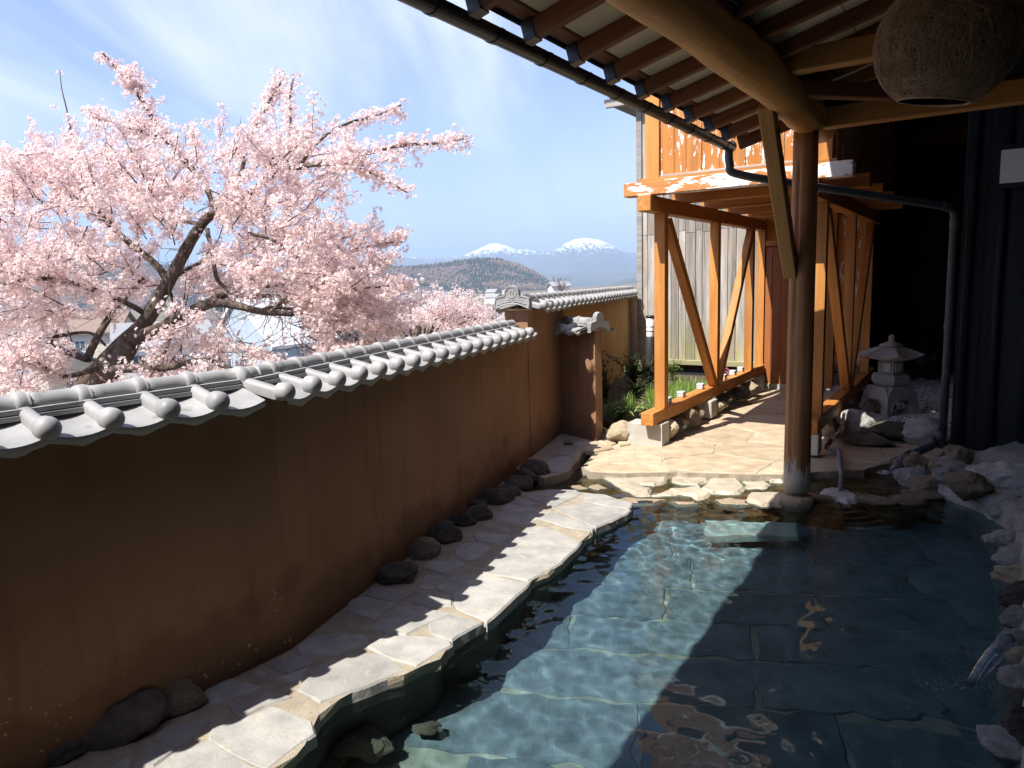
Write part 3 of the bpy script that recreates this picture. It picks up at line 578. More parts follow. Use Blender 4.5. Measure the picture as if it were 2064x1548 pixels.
# bank of rocks and mortar on the right
def qedge(a_): return float(np.interp(a_, [-2, 2.5, 4.2, 5.2, 5.55, 5.8, 6.3, 6.8], [.1, .12, .18, .16, .0, -.26, -.30, -.16]))
v, f = [], []; na, nq = 110, 26
for i in range(na):
    a_ = -2 + 8.9 * i / (na - 1); q0 = qedge(a_)
    for j in range(nq):
        t = j / (nq - 1); q_ = q0 - .03 + t * 1.5; P = AQ(a_, q_); z = -.6 + .62 * sstep(t / .07) + .13 * sstep((t - .05) / .35) + .05 * mnoise.fractal(Vector((P.x * 4, P.y * 4, 2)), .8, 2, 5) * (1 if t > .02 else 0)
        v.append((P.x, P.y, z))
for i in range(na - 1):
    for j in range(nq - 1): f.append((i * nq + j, i * nq + j + 1, (i + 1) * nq + j + 1, (i + 1) * nq + j))
bank = tag(obj('rock_bank', v, f, M['bankmortar'], smooth=True), 'bank of grey rocks set in mortar along the right side of the pool', 'rock bank')
for i, (x, y, w, h, zb, mt) in enumerate([(1873, 983, 70, 58, -.14, 'brownrock'), (1838, 962, 56, 60, -.12, 'greyrock'), (1846, 932, 40, 40, -.02, 'brownrock'), (1945, 975, 70, 52, .02, 'brownrock'), (1932, 918, 44, 46, .08, 'brownrock'), (1937, 948, 44, 34, .03, 'greyrock'), (1975, 955, 44, 40, .04, 'palerock'), (1905, 958, 44, 30, .02, 'greyrock'), (2028, 972, 118, 66, .0, 'greyrock'), (2044, 1036, 76, 56, -.1, 'greyrock'), (2010, 1030, 50, 30, -.12, 'greyrock'), (2032, 1098, 96, 44, -.14, 'greyrock'), (2055, 1134, 76, 48, -.12, 'greyrock'), (2058, 1170, 84, 38, -.12, 'palerock'), (2062, 1212, 66, 60, -.12, 'darkrock'), (2058, 1256, 60, 50, -.12, 'greyrock'), (2058, 1302, 76, 52, -.1, 'greyrock'), (2062, 1335, 60, 40, -.12, 'palerock'), (2062, 1385, 74, 60, -.14, 'greyrock'), (2075, 1430, 60, 50, -.14, 'darkrock'), (2064, 1482, 86, 76, -.1, 'darkrock'), (2046, 1535, 120, 64, -.16, 'greyrock'), (1985, 1000, 60, 24, -.1, 'greyrock'), (1880, 1000, 40, 24, -.14, 'brownrock'), (1915, 935, 50, 26, .05, 'greyrock'), (1890, 940, 44, 26, .02, 'palerock'), (2068, 1065, 50, 40, -.08, 'greyrock')]):
    rockpx('rock', x, y, w, h, zb, M[mt], bank, 200 + i, rough=.26)

# ================================================================ GARDEN WALLS WITH TILED CAPS
def RM(d2, loc):      # local x along d2, local y to the pool side (right of d2), z up
    n_ = (d2[1], -d2[0]); return Matrix(((d2[0], n_[0], 0, loc[0]), (d2[1], n_[1], 0, loc[1]), (0, 0, 1, loc[2]), (0, 0, 0, 1)))
R180 = Matrix.Rotation(math.pi, 4, 'Z')
def tile_meshes(w, tag_):
    out = {}
    # pan tile: concave sheet from the ridge to the eave with a drop lip
    nx_, v, f = 8, [], []
    ys = [(.03, .022), (.12, .0), (.225, -.026)]
    for y, z in ys:
        for i in range(nx_ + 1): x = -w / 2 + w * i / nx_; v.append((x, y, z - .020 * (1 - (2 * i / nx_ - 1) ** 2)))
    for i in range(nx_ + 1): x = -w / 2 + w * i / nx_; v.append((x, .2252, -.0262 - .020 * (1 - (2 * i / nx_ - 1) ** 2)))
    for i in range(nx_ + 1): x = -w / 2 + w * i / nx_; s = 1 - (2 * i / nx_ - 1) ** 2; v.append((x, .222, -.026 - .020 * s - .022 - .007 * s - .004 * math.cos(6.28 * i / nx_ * 2)))
    for i in range(nx_ + 1): x = -w / 2 + w * i / nx_; s = 1 - (2 * i / nx_ - 1) ** 2; v.append((x, .20, -.03 - .02 * s - .014))
    for i in range(nx_ + 1): x = -w / 2 + w * i / nx_; s = 1 - (2 * i / nx_ - 1) ** 2; v.append((x, .03, .005 - .02 * s))
    for r_ in (0, 1, 3, 4, 5):
        for i in range(nx_): b = r_ * (nx_ + 1) + i; f.append((b, b + nx_ + 1, b + nx_ + 2, b + 1))
    out['pan'] = mesh('pan_tile', v, f, M['tile'], True)
    # cover tile: a rounded rib
    v, f = [], []; prof = [(-.024, -.03), (-.024, .0), (-.019, .013), (-.009, .019), (.009, .019), (.019, .013), (.024, .0), (.024, -.03)]
    for y, z in ((.02, .036), (.10, .016), (.175, -.002), (.205, .0)):
        for x, dz in prof: v.append((x, y, z + dz))
    n_ = len(prof)
    for r_ in range(3):
        for i in range(n_ - 1): f.append((r_ * n_ + i, (r_ + 1) * n_ + i, (r_ + 1) * n_ + i + 1, r_ * n_ + i + 1))
    out['cover'] = mesh('cover_tile', v, f, M['tile'], True)
    # ball end: collar and a domed disc
    v, f = [], []; n_ = 18; R_ = .037
    prof = [(.0, -.05), (.030, -.048), (R_, -.040), (R_ * 1.03, -.02), (R_, -.004)] + [(R_ * math.cos(k * math.pi / 12), R_ * .78 * math.sin(k * math.pi / 12) - .004) for k in range(1, 6)] + [(.0005, R_ * .78 - .004)]
    for r_, y in prof:
        for k in range(n_): a_ = 2 * math.pi * k / n_; v.append((r_ * math.cos(a_), .232 + y, r_ * math.sin(a_) - .004))
    for i in range(len(prof) - 1):
        for k in range(n_): f.append((i * n_ + k, (i + 1) * n_ + k, (i + 1) * n_ + (k + 1) % n_, i * n_ + (k + 1) % n_))
    out['ball'] = mesh('ball_end', v, f, M['tile'], True)
    # ridge piece and collar
    def arch(r_, x0, x1, zc, n2=12, fl=0.0):
        v, f = [], []
        for x, k_ in ((x0, 1 - fl), (x0 + (x1 - x0) * .3, 1), (x0 + (x1 - x0) * .7, 1), (x1, 1 - fl)):
            for i in range(n2 + 1): a_ = math.pi * (-.12 + 1.24 * i / n2); v.append((x, r_ * k_ * math.cos(a_), zc + r_ * k_ * math.sin(a_)))
        for j in range(3):
            for i in range(n2): f.append((j * (n2 + 1) + i, (j + 1) * (n2 + 1) + i, (j + 1) * (n2 + 1) + i + 1, j * (n2 + 1) + i + 1))
        for j in (0, 3): f.append(tuple(range(j * (n2 + 1), (j + 1) * (n2 + 1))))
        return v, f
    v, f = arch(.036, 0, w, .052); out['ridge'] = mesh('ridge_tile', v, f, M['tile'], True)
    v, f = arch(.047, -.022, .022, .050, fl=.1); out['collar'] = mesh('ridge_collar', v, f, M['tile'], True)
    v, f = [], []
    for hw, z0, z1 in ((.062, .030, .045), (.072, .010, .026)):
        b = len(v); v += [(x, y, z) for x in (0, w) for y in (-hw, hw) for z in (z0, z1)]; f += [tuple(b + i for i in q) for q in ((0, 1, 3, 2), (4, 6, 7, 5), (0, 4, 5, 1), (2, 3, 7, 6), (1, 5, 7, 3), (0, 2, 6, 4))]
    out['noshi'] = mesh('flat_tile', v, f, M['tile'])
    return out
TM = tile_meshes(.187, 'a')
def cap_run(parent, d2, org, ts, zb, w, first_pan=True, both=True):     # org: point on the wall's middle line
    for k, t in enumerate(ts):
        p = org + d2 * t; Mb = RM(d2, (p[0], p[1], zb)); sc = Matrix.Diagonal((w / .187, 1, 1, 1)); jit = Matrix.Rotation(random.uniform(-.012, .012), 4, 'Z') @ Matrix.Translation((random.uniform(-.002, .002), 0, random.uniform(-.0015, .0015)))
        inst('ridge_collar', TM['collar'], parent, Mb @ jit)
        inst('ridge_tile', TM['ridge'], parent, Mb @ sc); inst('flat_tile', TM['noshi'], parent, Mb @ sc)
        for S_ in ([Matrix.Identity(4), R180] if both else [Matrix.Identity(4)]):
            c_ = inst('cover_tile', TM['cover'], parent, Mb @ S_ @ jit); inst('ball_end', TM['ball'], c_, Mb @ S_ @ jit)
            sh = Matrix.Translation((w / 2 if S_ is not R180 else -w / 2, 0, 0)); inst('pan_tile', TM['pan'], parent, Mb @ S_ @ sh @ jit @ sc)
low = thing('garden_wall', 'low brown plastered garden wall with grey tiled cap, bending beside the pool deck', 'wall', W1(-1.2, -.1, -.05))
def wallpanel(name, pts, z0, z1, mat, parent): return prism(name, pts, z0, z1, mat, parent)
TH = .20
# two panels meeting at the bend
b0 = WA; bis = np.array(WL(0, -TH)[:2])
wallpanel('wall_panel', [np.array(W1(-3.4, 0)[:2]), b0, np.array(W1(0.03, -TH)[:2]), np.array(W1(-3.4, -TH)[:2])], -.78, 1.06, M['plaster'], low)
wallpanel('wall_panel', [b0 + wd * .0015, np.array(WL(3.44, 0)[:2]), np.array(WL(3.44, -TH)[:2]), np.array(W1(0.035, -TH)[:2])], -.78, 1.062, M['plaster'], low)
w1org = WA + w1n * (-.10); cap_run(low, w1d, w1org, [-.30 - .19 * k + .001 for k in range(0, 14)][::-1], 1.099, .19)
w2org = WA + wnrm * (-.10); cap_run(low, wd, w2org, [-.062 + .1885 * k for k in range(18)], 1.099, .1885)
Mb = RM(w1d, (*(w1org + w1d * -.11), 1.099)); inst('ridge_tile', TM['ridge'], low, Mb @ Matrix.Diagonal((.6, 1, 1, 1)))
tall = thing('garden_wall', 'taller plastered garden wall with tiled cap running back towards the grey boards', 'wall', WL(3.5, -.1, 0))
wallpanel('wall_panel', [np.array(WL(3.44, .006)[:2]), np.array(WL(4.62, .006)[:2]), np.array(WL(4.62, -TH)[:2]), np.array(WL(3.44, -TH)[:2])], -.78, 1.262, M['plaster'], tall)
wallpanel('wall_panel', [np.array(WL(4.622, .002)[:2]), np.array(WL(9.3, .002)[:2]), np.array(WL(9.3, -TH)[:2]), np.array(WL(4.622, -TH)[:2])], -.78, 1.258, M['plaster_lit'], tall)
cap_run(tall, wd, w2org, [3.56 + .1885 * k for k in range(30)], 1.300, .1885)
# ridge end tile with scrolls and a crest
oni = bpy.data.objects.new('ridge_end_tile', None)
v, f = [], []; pr = []
for k in range(15): x = -.165 + .33 * k / 14; pr.append((x, -.085 + .052 * (1 - (x / .165) ** 2)))
top = [(.165, -.03), (.155, .015), (.11, .028), (.068, .034)] + [(.064 * math.cos(a_), .06 + .066 * math.sin(a_)) for a_ in np.linspace(-.15, math.pi + .15, 15)] + [(-.068, .034), (-.11, .028), (-.155, .015), (-.165, -.03)]
out_ = pr + top; n_ = len(out_)
for y in (0, .022, .05):
    k_ = .97 if y == 0 else 1
    for x, z in out_: v.append((x * k_, -y, z * k_ + .0))
for r_ in range(2):
    for i in range(n_): f.append((r_ * n_ + i, r_ * n_ + (i + 1) % n_, (r_ + 1) * n_ + (i + 1) % n_, (r_ + 1) * n_ + i))
f.append(tuple(range(n_ - 1, -1, -1))); f.append(tuple(range(2 * n_, 3 * n_)))
MO = RM(wnrm, (*WL(3.425, -.10)[:2], 1.365))     # local x across the wall; local y = right of wnrm = -wd (towards the viewer)
MO = Matrix(((-wnrm[0], -wd[0], 0, WL(3.425, -.1).x), (-wnrm[1], -wd[1], 0, WL(3.425, -.1).y), (0, 0, 1, 1.352), (0, 0, 0, 1)))
MO = MO @ Matrix.Translation((0, .03, 0))
v = [(x, -y, z) for x, y, z in v]; v = [(x, .05 - y, z) for x, y, z in v]; f = [q[::-1] for q in f]
oni = obj('ridge_end_tile', v, f, M['oni'], tall, MO)
def relief(pts, r_): vv, ff = tubevf([(x, .052, z) for x, z in pts], r_, 6); obj('scroll', vv, ff, M['tile'], oni, MO, True)
relief([(x * .93, z * .93) for x, z in out_] + [(out_[0][0] * .93, out_[0][1] * .93)], .005)
relief([(.044 * math.cos(a_), .062 + .044 * math.sin(a_)) for a_ in np.linspace(0, 6.28, 22)], .003)
for s in (-1, 1):
    relief([(s * .012, .05), (s * .014, .066), (s * .010, .078)], .0035); relief([(s * .003, .082), (s * .012, .077), (s * .024, .084)], .0035)
    for x0 in (.04, .075, .112): relief([(s * (x0 + .016 * math.cos(a_) * (1 - a_ / 9)), -.022 - .05 * (x0 / .165) ** 2 + .014 * math.sin(a_) * (1 - a_ / 9)) for a_ in np.linspace(0, 5.2, 12)], .0035)
    relief([(s * .018 + .012 * math.cos(a_), -.005 + .012 * math.sin(a_)) for a_ in np.linspace(0, 5.5, 12)], .003)
# wing wall
wgd = np.array([.62, -.785]); wgd = wgd / np.linalg.norm(wgd); wgn = np.array([wgd[1], -wgd[0]])       # right of wgd = towards viewer-left
wg0 = np.array(WL(4.45, .0)[:2]); 
wing = thing('wing_wall', 'short brown wing wall with small tiled cap standing out from the garden wall', 'wall', (*wg0, 0))
Lw = .50
wallpanel('wall_panel', [wg0 - wgd * .12, wg0 + wgd * Lw, wg0 + wgd * Lw - wgn * .09, wg0 - wgd * .12 - wgn * .09], -.5, 1.03, M['plaster'], wing)
cap_run(wing, wgd, wg0 - wgn * .045, [.06, .2485], 1.062, .1885)
endp = wg0 - wgn * .045 + wgd * (Lw - .03)
for S_ in (Matrix.Identity(4), R180): inst('pan_tile', TM['pan'], wing, RM(wgd, (*(endp - wgd * .02), 1.062)) @ S_ @ Matrix.Diagonal((.45, 1, 1, 1)))
ep = endp + wgd * .06
ME = Matrix(((-wgn[0], wgd[0], 0, ep[0]), (-wgn[1], wgd[1], 0, ep[1]), (0, 0, 1, 1.09), (0, 0, 0, 1)))
obj('ridge_end_tile', [(x * .78, y - .05, z * .9) for x, y, z in v], f, M['tile'], wing, ME)
inst('ridge_tile', TM['ridge'], wing, RM(wgd, (*(wg0 - wgn * .045 + wgd * .40), 1.062)) @ Matrix.Diagonal((.3, 1, 1, 1)))

# ================================================================ BATH PAVILION (roof over the pool)
pav = thing('bath_pavilion', 'open timber pavilion roof over the pool with round log post and black gutter', 'pavilion', AQ(5.2, -1.02, 0))
SL = .27
def rz_(q): return 2.425 + SL * (q + 1.5)              # underside of the rafters
A0, A1 = -2.2, 5.50; Q1 = 2.6
raf = [5.081 - .364 * k for k in range(21)]
for k, a_ in enumerate(raf):
    beam('rafter', AQ(a_, -1.515, rz_(-1.515) + .037), AQ(a_, Q1, rz_(Q1) + .037), .048, .074, M['rafter'], pav)
for k in range(len(raf) - 1):
    a0, a1 = raf[k + 1], raf[k]
    for q0, q1 in ((-1.46, -.62), (-.615, .28), (.285, 1.19), (1.195, Q1)):
        if k > 14 and q0 > .3: continue
        qm = (q0 + q1) / 2; beam('ceiling_panel', AQ((a0 + a1) / 2, q0, rz_(q0) + .082), AQ((a0 + a1) / 2, q1, rz_(q1) + .082), .362, .012, M['panel'], pav, c=0)
beam('ceiling_panel', AQ(5.27, -1.46, rz_(-1.46) + .082), AQ(5.27, Q1, rz_(Q1) + .082), .36, .012, M['panel'], pav, c=0)
beam('roof_sheet', AQ((A0 + A1) / 2, -1.572, rz_(-1.572) + .118), AQ((A0 + A1) / 2, Q1, rz_(Q1) + .118), A1 - A0, .03, M['roofmetal'], pav, c=0)
beam('eave_batten', AQ(A0, -1.505, rz_(-1.505) + .089), AQ(A1, -1.505, rz_(-1.505) + .089), .09, .018, M['rafter'], pav)
beam('drip_edge', AQ(A0, -1.568, rz_(-1.568) + .098), AQ(A1, -1.568, rz_(-1.568) + .098), .010, .024, M['roofmetal'], pav)
beam('barge_board', AQ(A1 + .012, -1.55, rz_(-1.55) + .06), AQ(A1 + .012, -.3, rz_(-.3) + .06), .022, .12, M['rafter'], pav)
for a_ in raf[:20]: obj('rafter_cap', *[x for x in boxvf(.05, .056, .082)], M['black'], pav, frame(AQ(a_, -1.538, rz_(-1.53) + .036), AQ(a_, -1.488, rz_(-1.48) + .036))[0])
# purlin log over the post
lp = [AQ(a_, -1.02 + .02 * math.sin(a_ * 1.7), 2.525 + .012 * math.sin(a_ * 2.3)) for a_ in np.linspace(-2.2, 5.75, 34)]
v, f = tubevf(lp, [.112 + .006 * math.sin(i * 1.1) for i in range(34)], 20, wob=.06)
Mlog, _ = frame(lp[0], lp[-1]); inv = Mlog.inverted(); obj('purlin_log', [inv @ p for p in v], f, M['log'], pav, Mlog, True)
# post with splits, on a stone drum
v, f = [], []; n_ = 40; zs = np.linspace(.0, 2.44, 26)
for z in zs:
    for k in range(n_):
        a_ = 2 * math.pi * k / n_; r_ = .089 - .004 * z + .004 * mnoise.noise(Vector((math.cos(a_) * 1.5, math.sin(a_) * 1.5, z * .8))) + .0025 * mnoise.noise(Vector((math.cos(a_) * 9, math.sin(a_) * 9, z * 1.2)))
        if k in (24, 12) and .1 < z < 2.2: r_ -= .022 if k == 24 else .010
        v.append((r_ * math.cos(a_), r_ * math.sin(a_), z))
for i in range(len(zs) - 1):
    for k in range(n_): f.append((i * n_ + k, i * n_ + (k + 1) % n_, (i + 1) * n_ + (k + 1) % n_, (i + 1) * n_ + k))
f.append(tuple(range(n_ - 1, -1, -1))); f.append(tuple(range((len(zs) - 1) * n_, len(zs) * n_)))
Pp = AQ(5.205, -1.02, -.01)
post = obj('post', v, f, M['postlog'], pav, Matrix.Translation(Pp), True)
lathe('post_base', [(.085, -.20), (.116, -.19), (.119, -.065), (.112, -.04), (.09, -.03)], M['brownrock'], pav, Matrix.Translation(Pp))
br = beam('brace', AQ(5.17, -1.085, 1.50), AQ(4.42, -1.085, 2.47), .085, .10, M['brace'], pav)
for a_, z in ((5.06, 1.645), (4.53, 2.325)):
    M_ = frame(AQ(5.17, 0, 1.5), AQ(4.42, 0, 2.47))[0]; M_.translation = AQ(a_, -1.040, z); vv, ff = boxvf(.05, .008, .05); obj('bolt_plate', vv, ff, M['black'], br, M_)
    vv, ff = tubevf([(0, -.012, 0), (0, .012, 0)], .011, 6); obj('bolt', vv, ff, M['greypvc'], br, M_)
# tie beams over the pool
for a_, q1, zb, h, w in ((4.19, 2.5, 2.55, .115, .10), (5.30, 2.5, 2.445, .13, .11), (1.9, 2.5, 2.55, .115, .10), (-.4, 2.5, 2.55, .115, .10)):
    beam('tie_beam', AQ(a_, -.93, zb + h / 2), AQ(a_, q1, zb + h / 2), w, h, M['tie'], pav)
bd = beam('corner_brace', AQ(4.50, -.955, 2.545), AQ(5.25, -.25, 2.545), .085, .085, M['rafter'], pav)
vv, ff = boxvf(.05, .008, .05); obj('bolt_plate', vv, ff, M['black'], bd, Matrix.Translation(AQ(4.68, -.74, 2.545)) @ ROTA @ Matrix.Rotation(rad(45), 4, 'Z'))
# infill added above the end tie beam to keep sun out of the niche
for k in range(11): box('sun_block_board', AQ(5.36, -.80 + .30 * k, 3.13), (.300, .016, 1.12), M['darkwood'], pav, ROTA)
# cable clipped along the log
cp = smoothpath([AQ(a_, -.925 + .02 * math.sin(a_ * 3), 2.60 + .02 * math.sin(a_ * 4) - (.05 if a_ > 4.6 else 0)) for a_ in (-1.5, .5, 1.6, 2.4, 3.0, 3.6, 4.1, 4.5, 4.9, 5.1)], 5)
tube('cable', cp, .008, M['black'], pav, 6); tube('cable', [p + Vector((.012, -.008, .016)) for p in cp], .006, M['greypvc'], pav, 6)
# gutter: half-round trough with joint bands, straps and end outlet
def trough(name, r_, a0, a1, mat, parent, th=.003, n2=12):
    v, f = [], []
    for a_ in (a0, a1):
        for rr in (r_, r_ - th):
            for i in range(n2 + 1): an = math.pi + math.pi * i / n2; P = AQ(a_, -1.592 + rr * math.cos(an), 2.440 + rr * math.sin(an)); v.append(P)
    m_ = n2 + 1
    for i in range(n2): f += [(i, i + 1, 2 * m_ + i + 1, 2 * m_ + i), (m_ + i + 1, m_ + i, 3 * m_ + i, 3 * m_ + i + 1), (i, m_ + i, m_ + i + 1, i + 1), (2 * m_ + i, 2 * m_ + i + 1, 3 * m_ + i + 1, 3 * m_ + i)]
    f += [(0, 2 * m_, 3 * m_, m_), (n2, m_ + n2, 3 * m_ + n2, 2 * m_ + n2)]
    return obj(name, v, f, mat, parent, smooth=False)
gut = trough('gutter', .043, A0, 5.47, M['black'], pav)
for k in range(19): a_ = 5.30 - .364 * k; trough('gutter_band', .0465, a_ - .012, a_ + .012, M['black'], gut)
for a_ in raf[:19]:
    for s in (-.05,): tube('gutter_strap', [AQ(a_, -1.52, rz_(-1.52) + .02), AQ(a_ - .01, -1.548, 2.436), AQ(a_ - .01, -1.572, 2.408)], .004, M['black'], gut, 5)
v, f = tubevf([AQ(5.468, -1.592, 2.438), AQ(5.48, -1.592, 2.438)], .042, 14); obj('gutter_end_cap', v, f, M['black'], gut)
out_pts = smoothpath([AQ(5.43, -1.592, 2.42), AQ(5.43, -1.592, 2.35), AQ(5.435, -1.585, 2.30), AQ(5.46, -1.58, 2.255), AQ(5.55, -1.46, 2.215)], 4)
dp = tube('downpipe', out_pts + [AQ(6.62, -.27, 1.985)] + [AQ(6.68, -.215, 1.96), AQ(6.70, -.20, 1.90), AQ(6.70, -.20, 1.2), AQ(6.70, -.20, .06)], .030, M['bluegrey'], pav, 14)
for z in (1.86, 1.05): v, f = tubevf([AQ(6.70, -.20, z - .03), AQ(6.70, -.20, z + .03)], .034, 14); obj('pipe_joint', v, f, M['bluegrey'], dp)
v, f = tubevf([AQ(6.60, -.29, 1.993), AQ(6.66, -.235, 1.972)], .034, 14); obj('pipe_joint', v, f, M['bluegrey'], dp)

# ================================================================ PORCH AND GREY-BOARDED BUILDING
ann = thing('timber_building', 'weathered grey boarded building with orange timber porch and peeling upper boards', 'building', AQ(10.14, -2.5, 0))
T = .12
for q_, a0 in ((-2.49, 6.05), (-1.14, 6.30)):
    beam('sill', AQ(a0, q_, .23), AQ(10.06, q_, .23), T, T, M['orange'], ann)
    beam('head_beam', AQ(6.0, q_, 2.147), AQ(10.06, q_, 2.147), T, .135, M['orange'], ann)
for q_, posts in ((-2.475, (6.37, 7.98, 9.42)), (-1.14, (6.54, 8.18, 9.64))):
    for i, a_ in enumerate(posts):
        o = box('post', AQ(a_, q_, 1.185), (.092 if i else .098, .098, 1.786), M['orange_up'], ann, ROTA)
    a0, a1, a2 = posts
    beam('brace', AQ(a0 + .10, q_ + .012, 2.02), AQ(a1 - .07, q_ + .012, .30), .085, .09, M['orange'], ann, upv=(AV[0], AV[1], 0))
    beam('brace', AQ(a2 - .06, q_ + .012, 2.04), AQ(a1 + .08, q_ + .012, .30), .085, .09, M['orange'], ann, upv=(AV[0], AV[1], 0))
for i, a_ in enumerate((6.10, 6.98, 7.86, 8.74, 9.62)):
    beam('joist', AQ(a_, -2.70 if i == 0 else -2.58, 2.275), AQ(a_, -.845 + .01 * i, 2.275), T, .118, M['beam_peeled'] if i == 0 else M['orange'], ann)
for k in range(28): box('floor_board', AQ(6.12 + .145 * k, -1.76, 2.347), (1.6, .142, .022), M['orange'], ann, ROTA)
box('corner_post', AQ(6.12, -2.44, 3.22), (.125, .12, 1.76), M['orange_up'], ann, ROTA); box('corner_post', AQ(6.12, -1.06, 3.22), (.125, .12, 1.76), M['orange_up'], ann, ROTA)
q_ = -2.372; k = 0
while q_ < -1.13:
    w = random.choice((.105, .12, .135, .15)); w = min(w, -1.125 - q_)
    if w < .03: break
    box('upper_board', AQ(6.10 + random.uniform(-.004, .004), q_ + w / 2, 3.235), (w - .004, .022, 1.76), M['orange_board'], ann, ROTA); q_ += w; k += 1
for k in range(28): box('side_board', AQ(6.24 + .142 * k, -2.51, 3.235), (.02, .139, 1.76), M['greywood'], ann, ROTA); box('side_board', AQ(6.24 + .142 * k, -.985, 3.235), (.02, .139, 1.76), M['orange_board'], ann, ROTA)
beam('upper_sill', AQ(6.08, -2.375, 2.362), AQ(6.08, -1.12, 2.362), .03, .03, M['greybeam'], ann)
# grey boarded wall at the back, facing the pool
q_ = -4.25; FA = 10.144
while q_ < -2.60:
    w = random.choice((.10, .115, .13, .145)); w = min(w, -2.56 - q_)
    if w < .03: break
    seam = 2.13 + (.03 if random.random() < .3 else 0)
    z0 = .30; box('wall_board', AQ(FA + random.uniform(0, .006), q_ + w / 2, (z0 + seam - .006) / 2), (w - .008, .024, seam - .006 - z0), M['greywood'], ann, ROTA)
    box('wall_board', AQ(FA + random.uniform(0, .006), q_ + w / 2, (seam + 4.03) / 2), (w - .008, .024, 4.03 - seam), M['greywood'], ann, ROTA); q_ += w
box('corner_board', AQ(FA - .015, -4.27, 2.16), (.08, .05, 3.74), M['greybeam'], ann, ROTA)
box('backing_wall', AQ(FA + .05, -2.75, 2.0), (3.0, .05, 4.0), M['darkwood'], ann, ROTA)
box('side_wall', AQ(11.6, -4.25, 2.0), (.05, 2.8, 4.0), M['greywood'], ann, ROTA)
beam('bottom_rail', AQ(FA - .03, -4.25, .272), AQ(FA - .03, -2.56, .272), .06, .075, M['mossbeam'], ann)
# door bay
box('door_post', AQ(FA - .03, -2.505, 1.12), (.10, .11, 2.24), M['orange_up'], ann, ROTA); box('door_post', AQ(FA - .03, -1.62, 1.12), (.10, .11, 2.24), M['orange_up'], ann, ROTA)
beam('lintel', AQ(FA - .04, -2.45, 1.915), AQ(FA - .04, -1.67, 1.915), .08, .075, M['orange'], ann)
for k in range(5): box('transom_board', AQ(FA - .01, -2.375 + .155 * k, 2.10), (.15, .02, .29), M['orange_board'], ann, ROTA)
box('threshold', AQ(FA - .02, -2.06, -.02), (.80, .14, .09), M['concrete'], ann, ROTA); box('threshold', AQ(FA, -1.35, -.02), (.5, .10, .12), M['concrete'], ann, ROTA)
door = box('door', AQ(FA - .02, -2.06, .945), (.77, .03, 1.84), M['door'], ann, ROTA)
for dx, dz, w, h in ((-.345, 0, .08, 1.84), (.345, 0, .08, 1.84), (0, .88, .61, .08), (0, -.83, .61, .18)): box('door_rail', AQ(FA - .042, -2.06 + dx, .945 + dz), (w, .02, h), M['door'], door, ROTA)
for k in range(5): box('door_plank', AQ(FA - .038, -2.06 - .244 + .122 * k, .965), (.118, .01, 1.66), M['door'], door, ROTA)
v, f = tubevf([AQ(FA - .075, -1.76, .90), AQ(FA - .075, -1.76, 1.02)], .008, 6); obj('door_handle', v, f, M['black'], door)
for k in range(4): box('inner_board', AQ(FA - .005, -1.515 + .105 * k, 1.25), (.10, .022, 1.95), M['orange_board'], ann, ROTA)
rr_ = [0]
for i in range(12): rock('foundation_stone', AQ(FA + .0, -1.52 + .12 * (i % 4), .06 + .10 * (i // 4)), (.075, .05, .06), M['brownrock'], ann, 300 + i)
roof = beam('roof', AQ(11.25, -4.74, 4.06), AQ(11.25, .4, 4.06), 2.6, .05, M['roofmetal'], ann, c=0)
beam('eave_board', AQ(9.97, -4.72, 4.0), AQ(9.97, -1.0, 4.0), .05, .07, M['greybeam'], roof)
beam('roof', AQ(8.0, -2.56, 4.14), AQ(8.0, -.8, 4.14), 3.8, .05, M['roofmetal'], ann, c=0)
# stones and concrete pads under the porch sill
pads = [('concrete', 6.20, -2.50, .16, .14, .17), ('palerock', 6.44, -2.46, .10, .10, .16), ('darkrock', 6.62, -2.47, .06, .12, .15), ('palerock', 6.92, -2.47, .05, .08, .10), ('brownrock', 7.02, -2.43, .09, .12, .15), ('brownrock', 7.28, -2.46, .08, .08, .15), ('concrete', 7.66, -2.45, .10, .12, .16), ('palerock', 7.95, -2.42, .08, .09, .12), ('darkrock', 8.3, -2.47, .13, .15, .14), ('darkrock', 8.75, -2.46, .16, .2, .13), ('palerock', 9.3, -2.43, .11, .12, .14), ('concrete', 9.75, -2.42, .06, .10, .16)]
found = bpy.data.objects.new('foundation', None); link(found, ann, Matrix.Translation(AQ(8, -2.47, 0)))
for i, (mt, a_, q_, rq, ra, h) in enumerate(pads):
    if mt == 'concrete':
        if i == 0: slab('footing_block', [np.array(AQ(6.14, -2.72)[:2]), np.array(AQ(6.17, -2.395)[:2]), np.array(AQ(6.36, -2.395)[:2]), np.array(AQ(6.34, -2.72)[:2])], .168, .22, M['concrete'], found, .003, .006)
        else: box('footing_block', AQ(a_, q_, .075), (rq * 1.6, ra * 1.8, .19), M['concrete'], found, ROTA, c=.008)
    else: rock('footing_stone', AQ(a_, q_, h * .48), (rq * 1.15, ra * 1.1, h * .62), M[mt], found, 320 + i, random.uniform(0, 3))
box('footing_block', AQ(6.40, -1.14, .075), (.13, .16, .19), M['concrete'], found, ROTA, c=.008)
for i, a_ in enumerate((7.2, 8.0, 8.9, 9.7)): rock('footing_stone', AQ(a_, -1.13, .07), (.10, .16, .11), M['darkrock'], found, 340 + i, i)

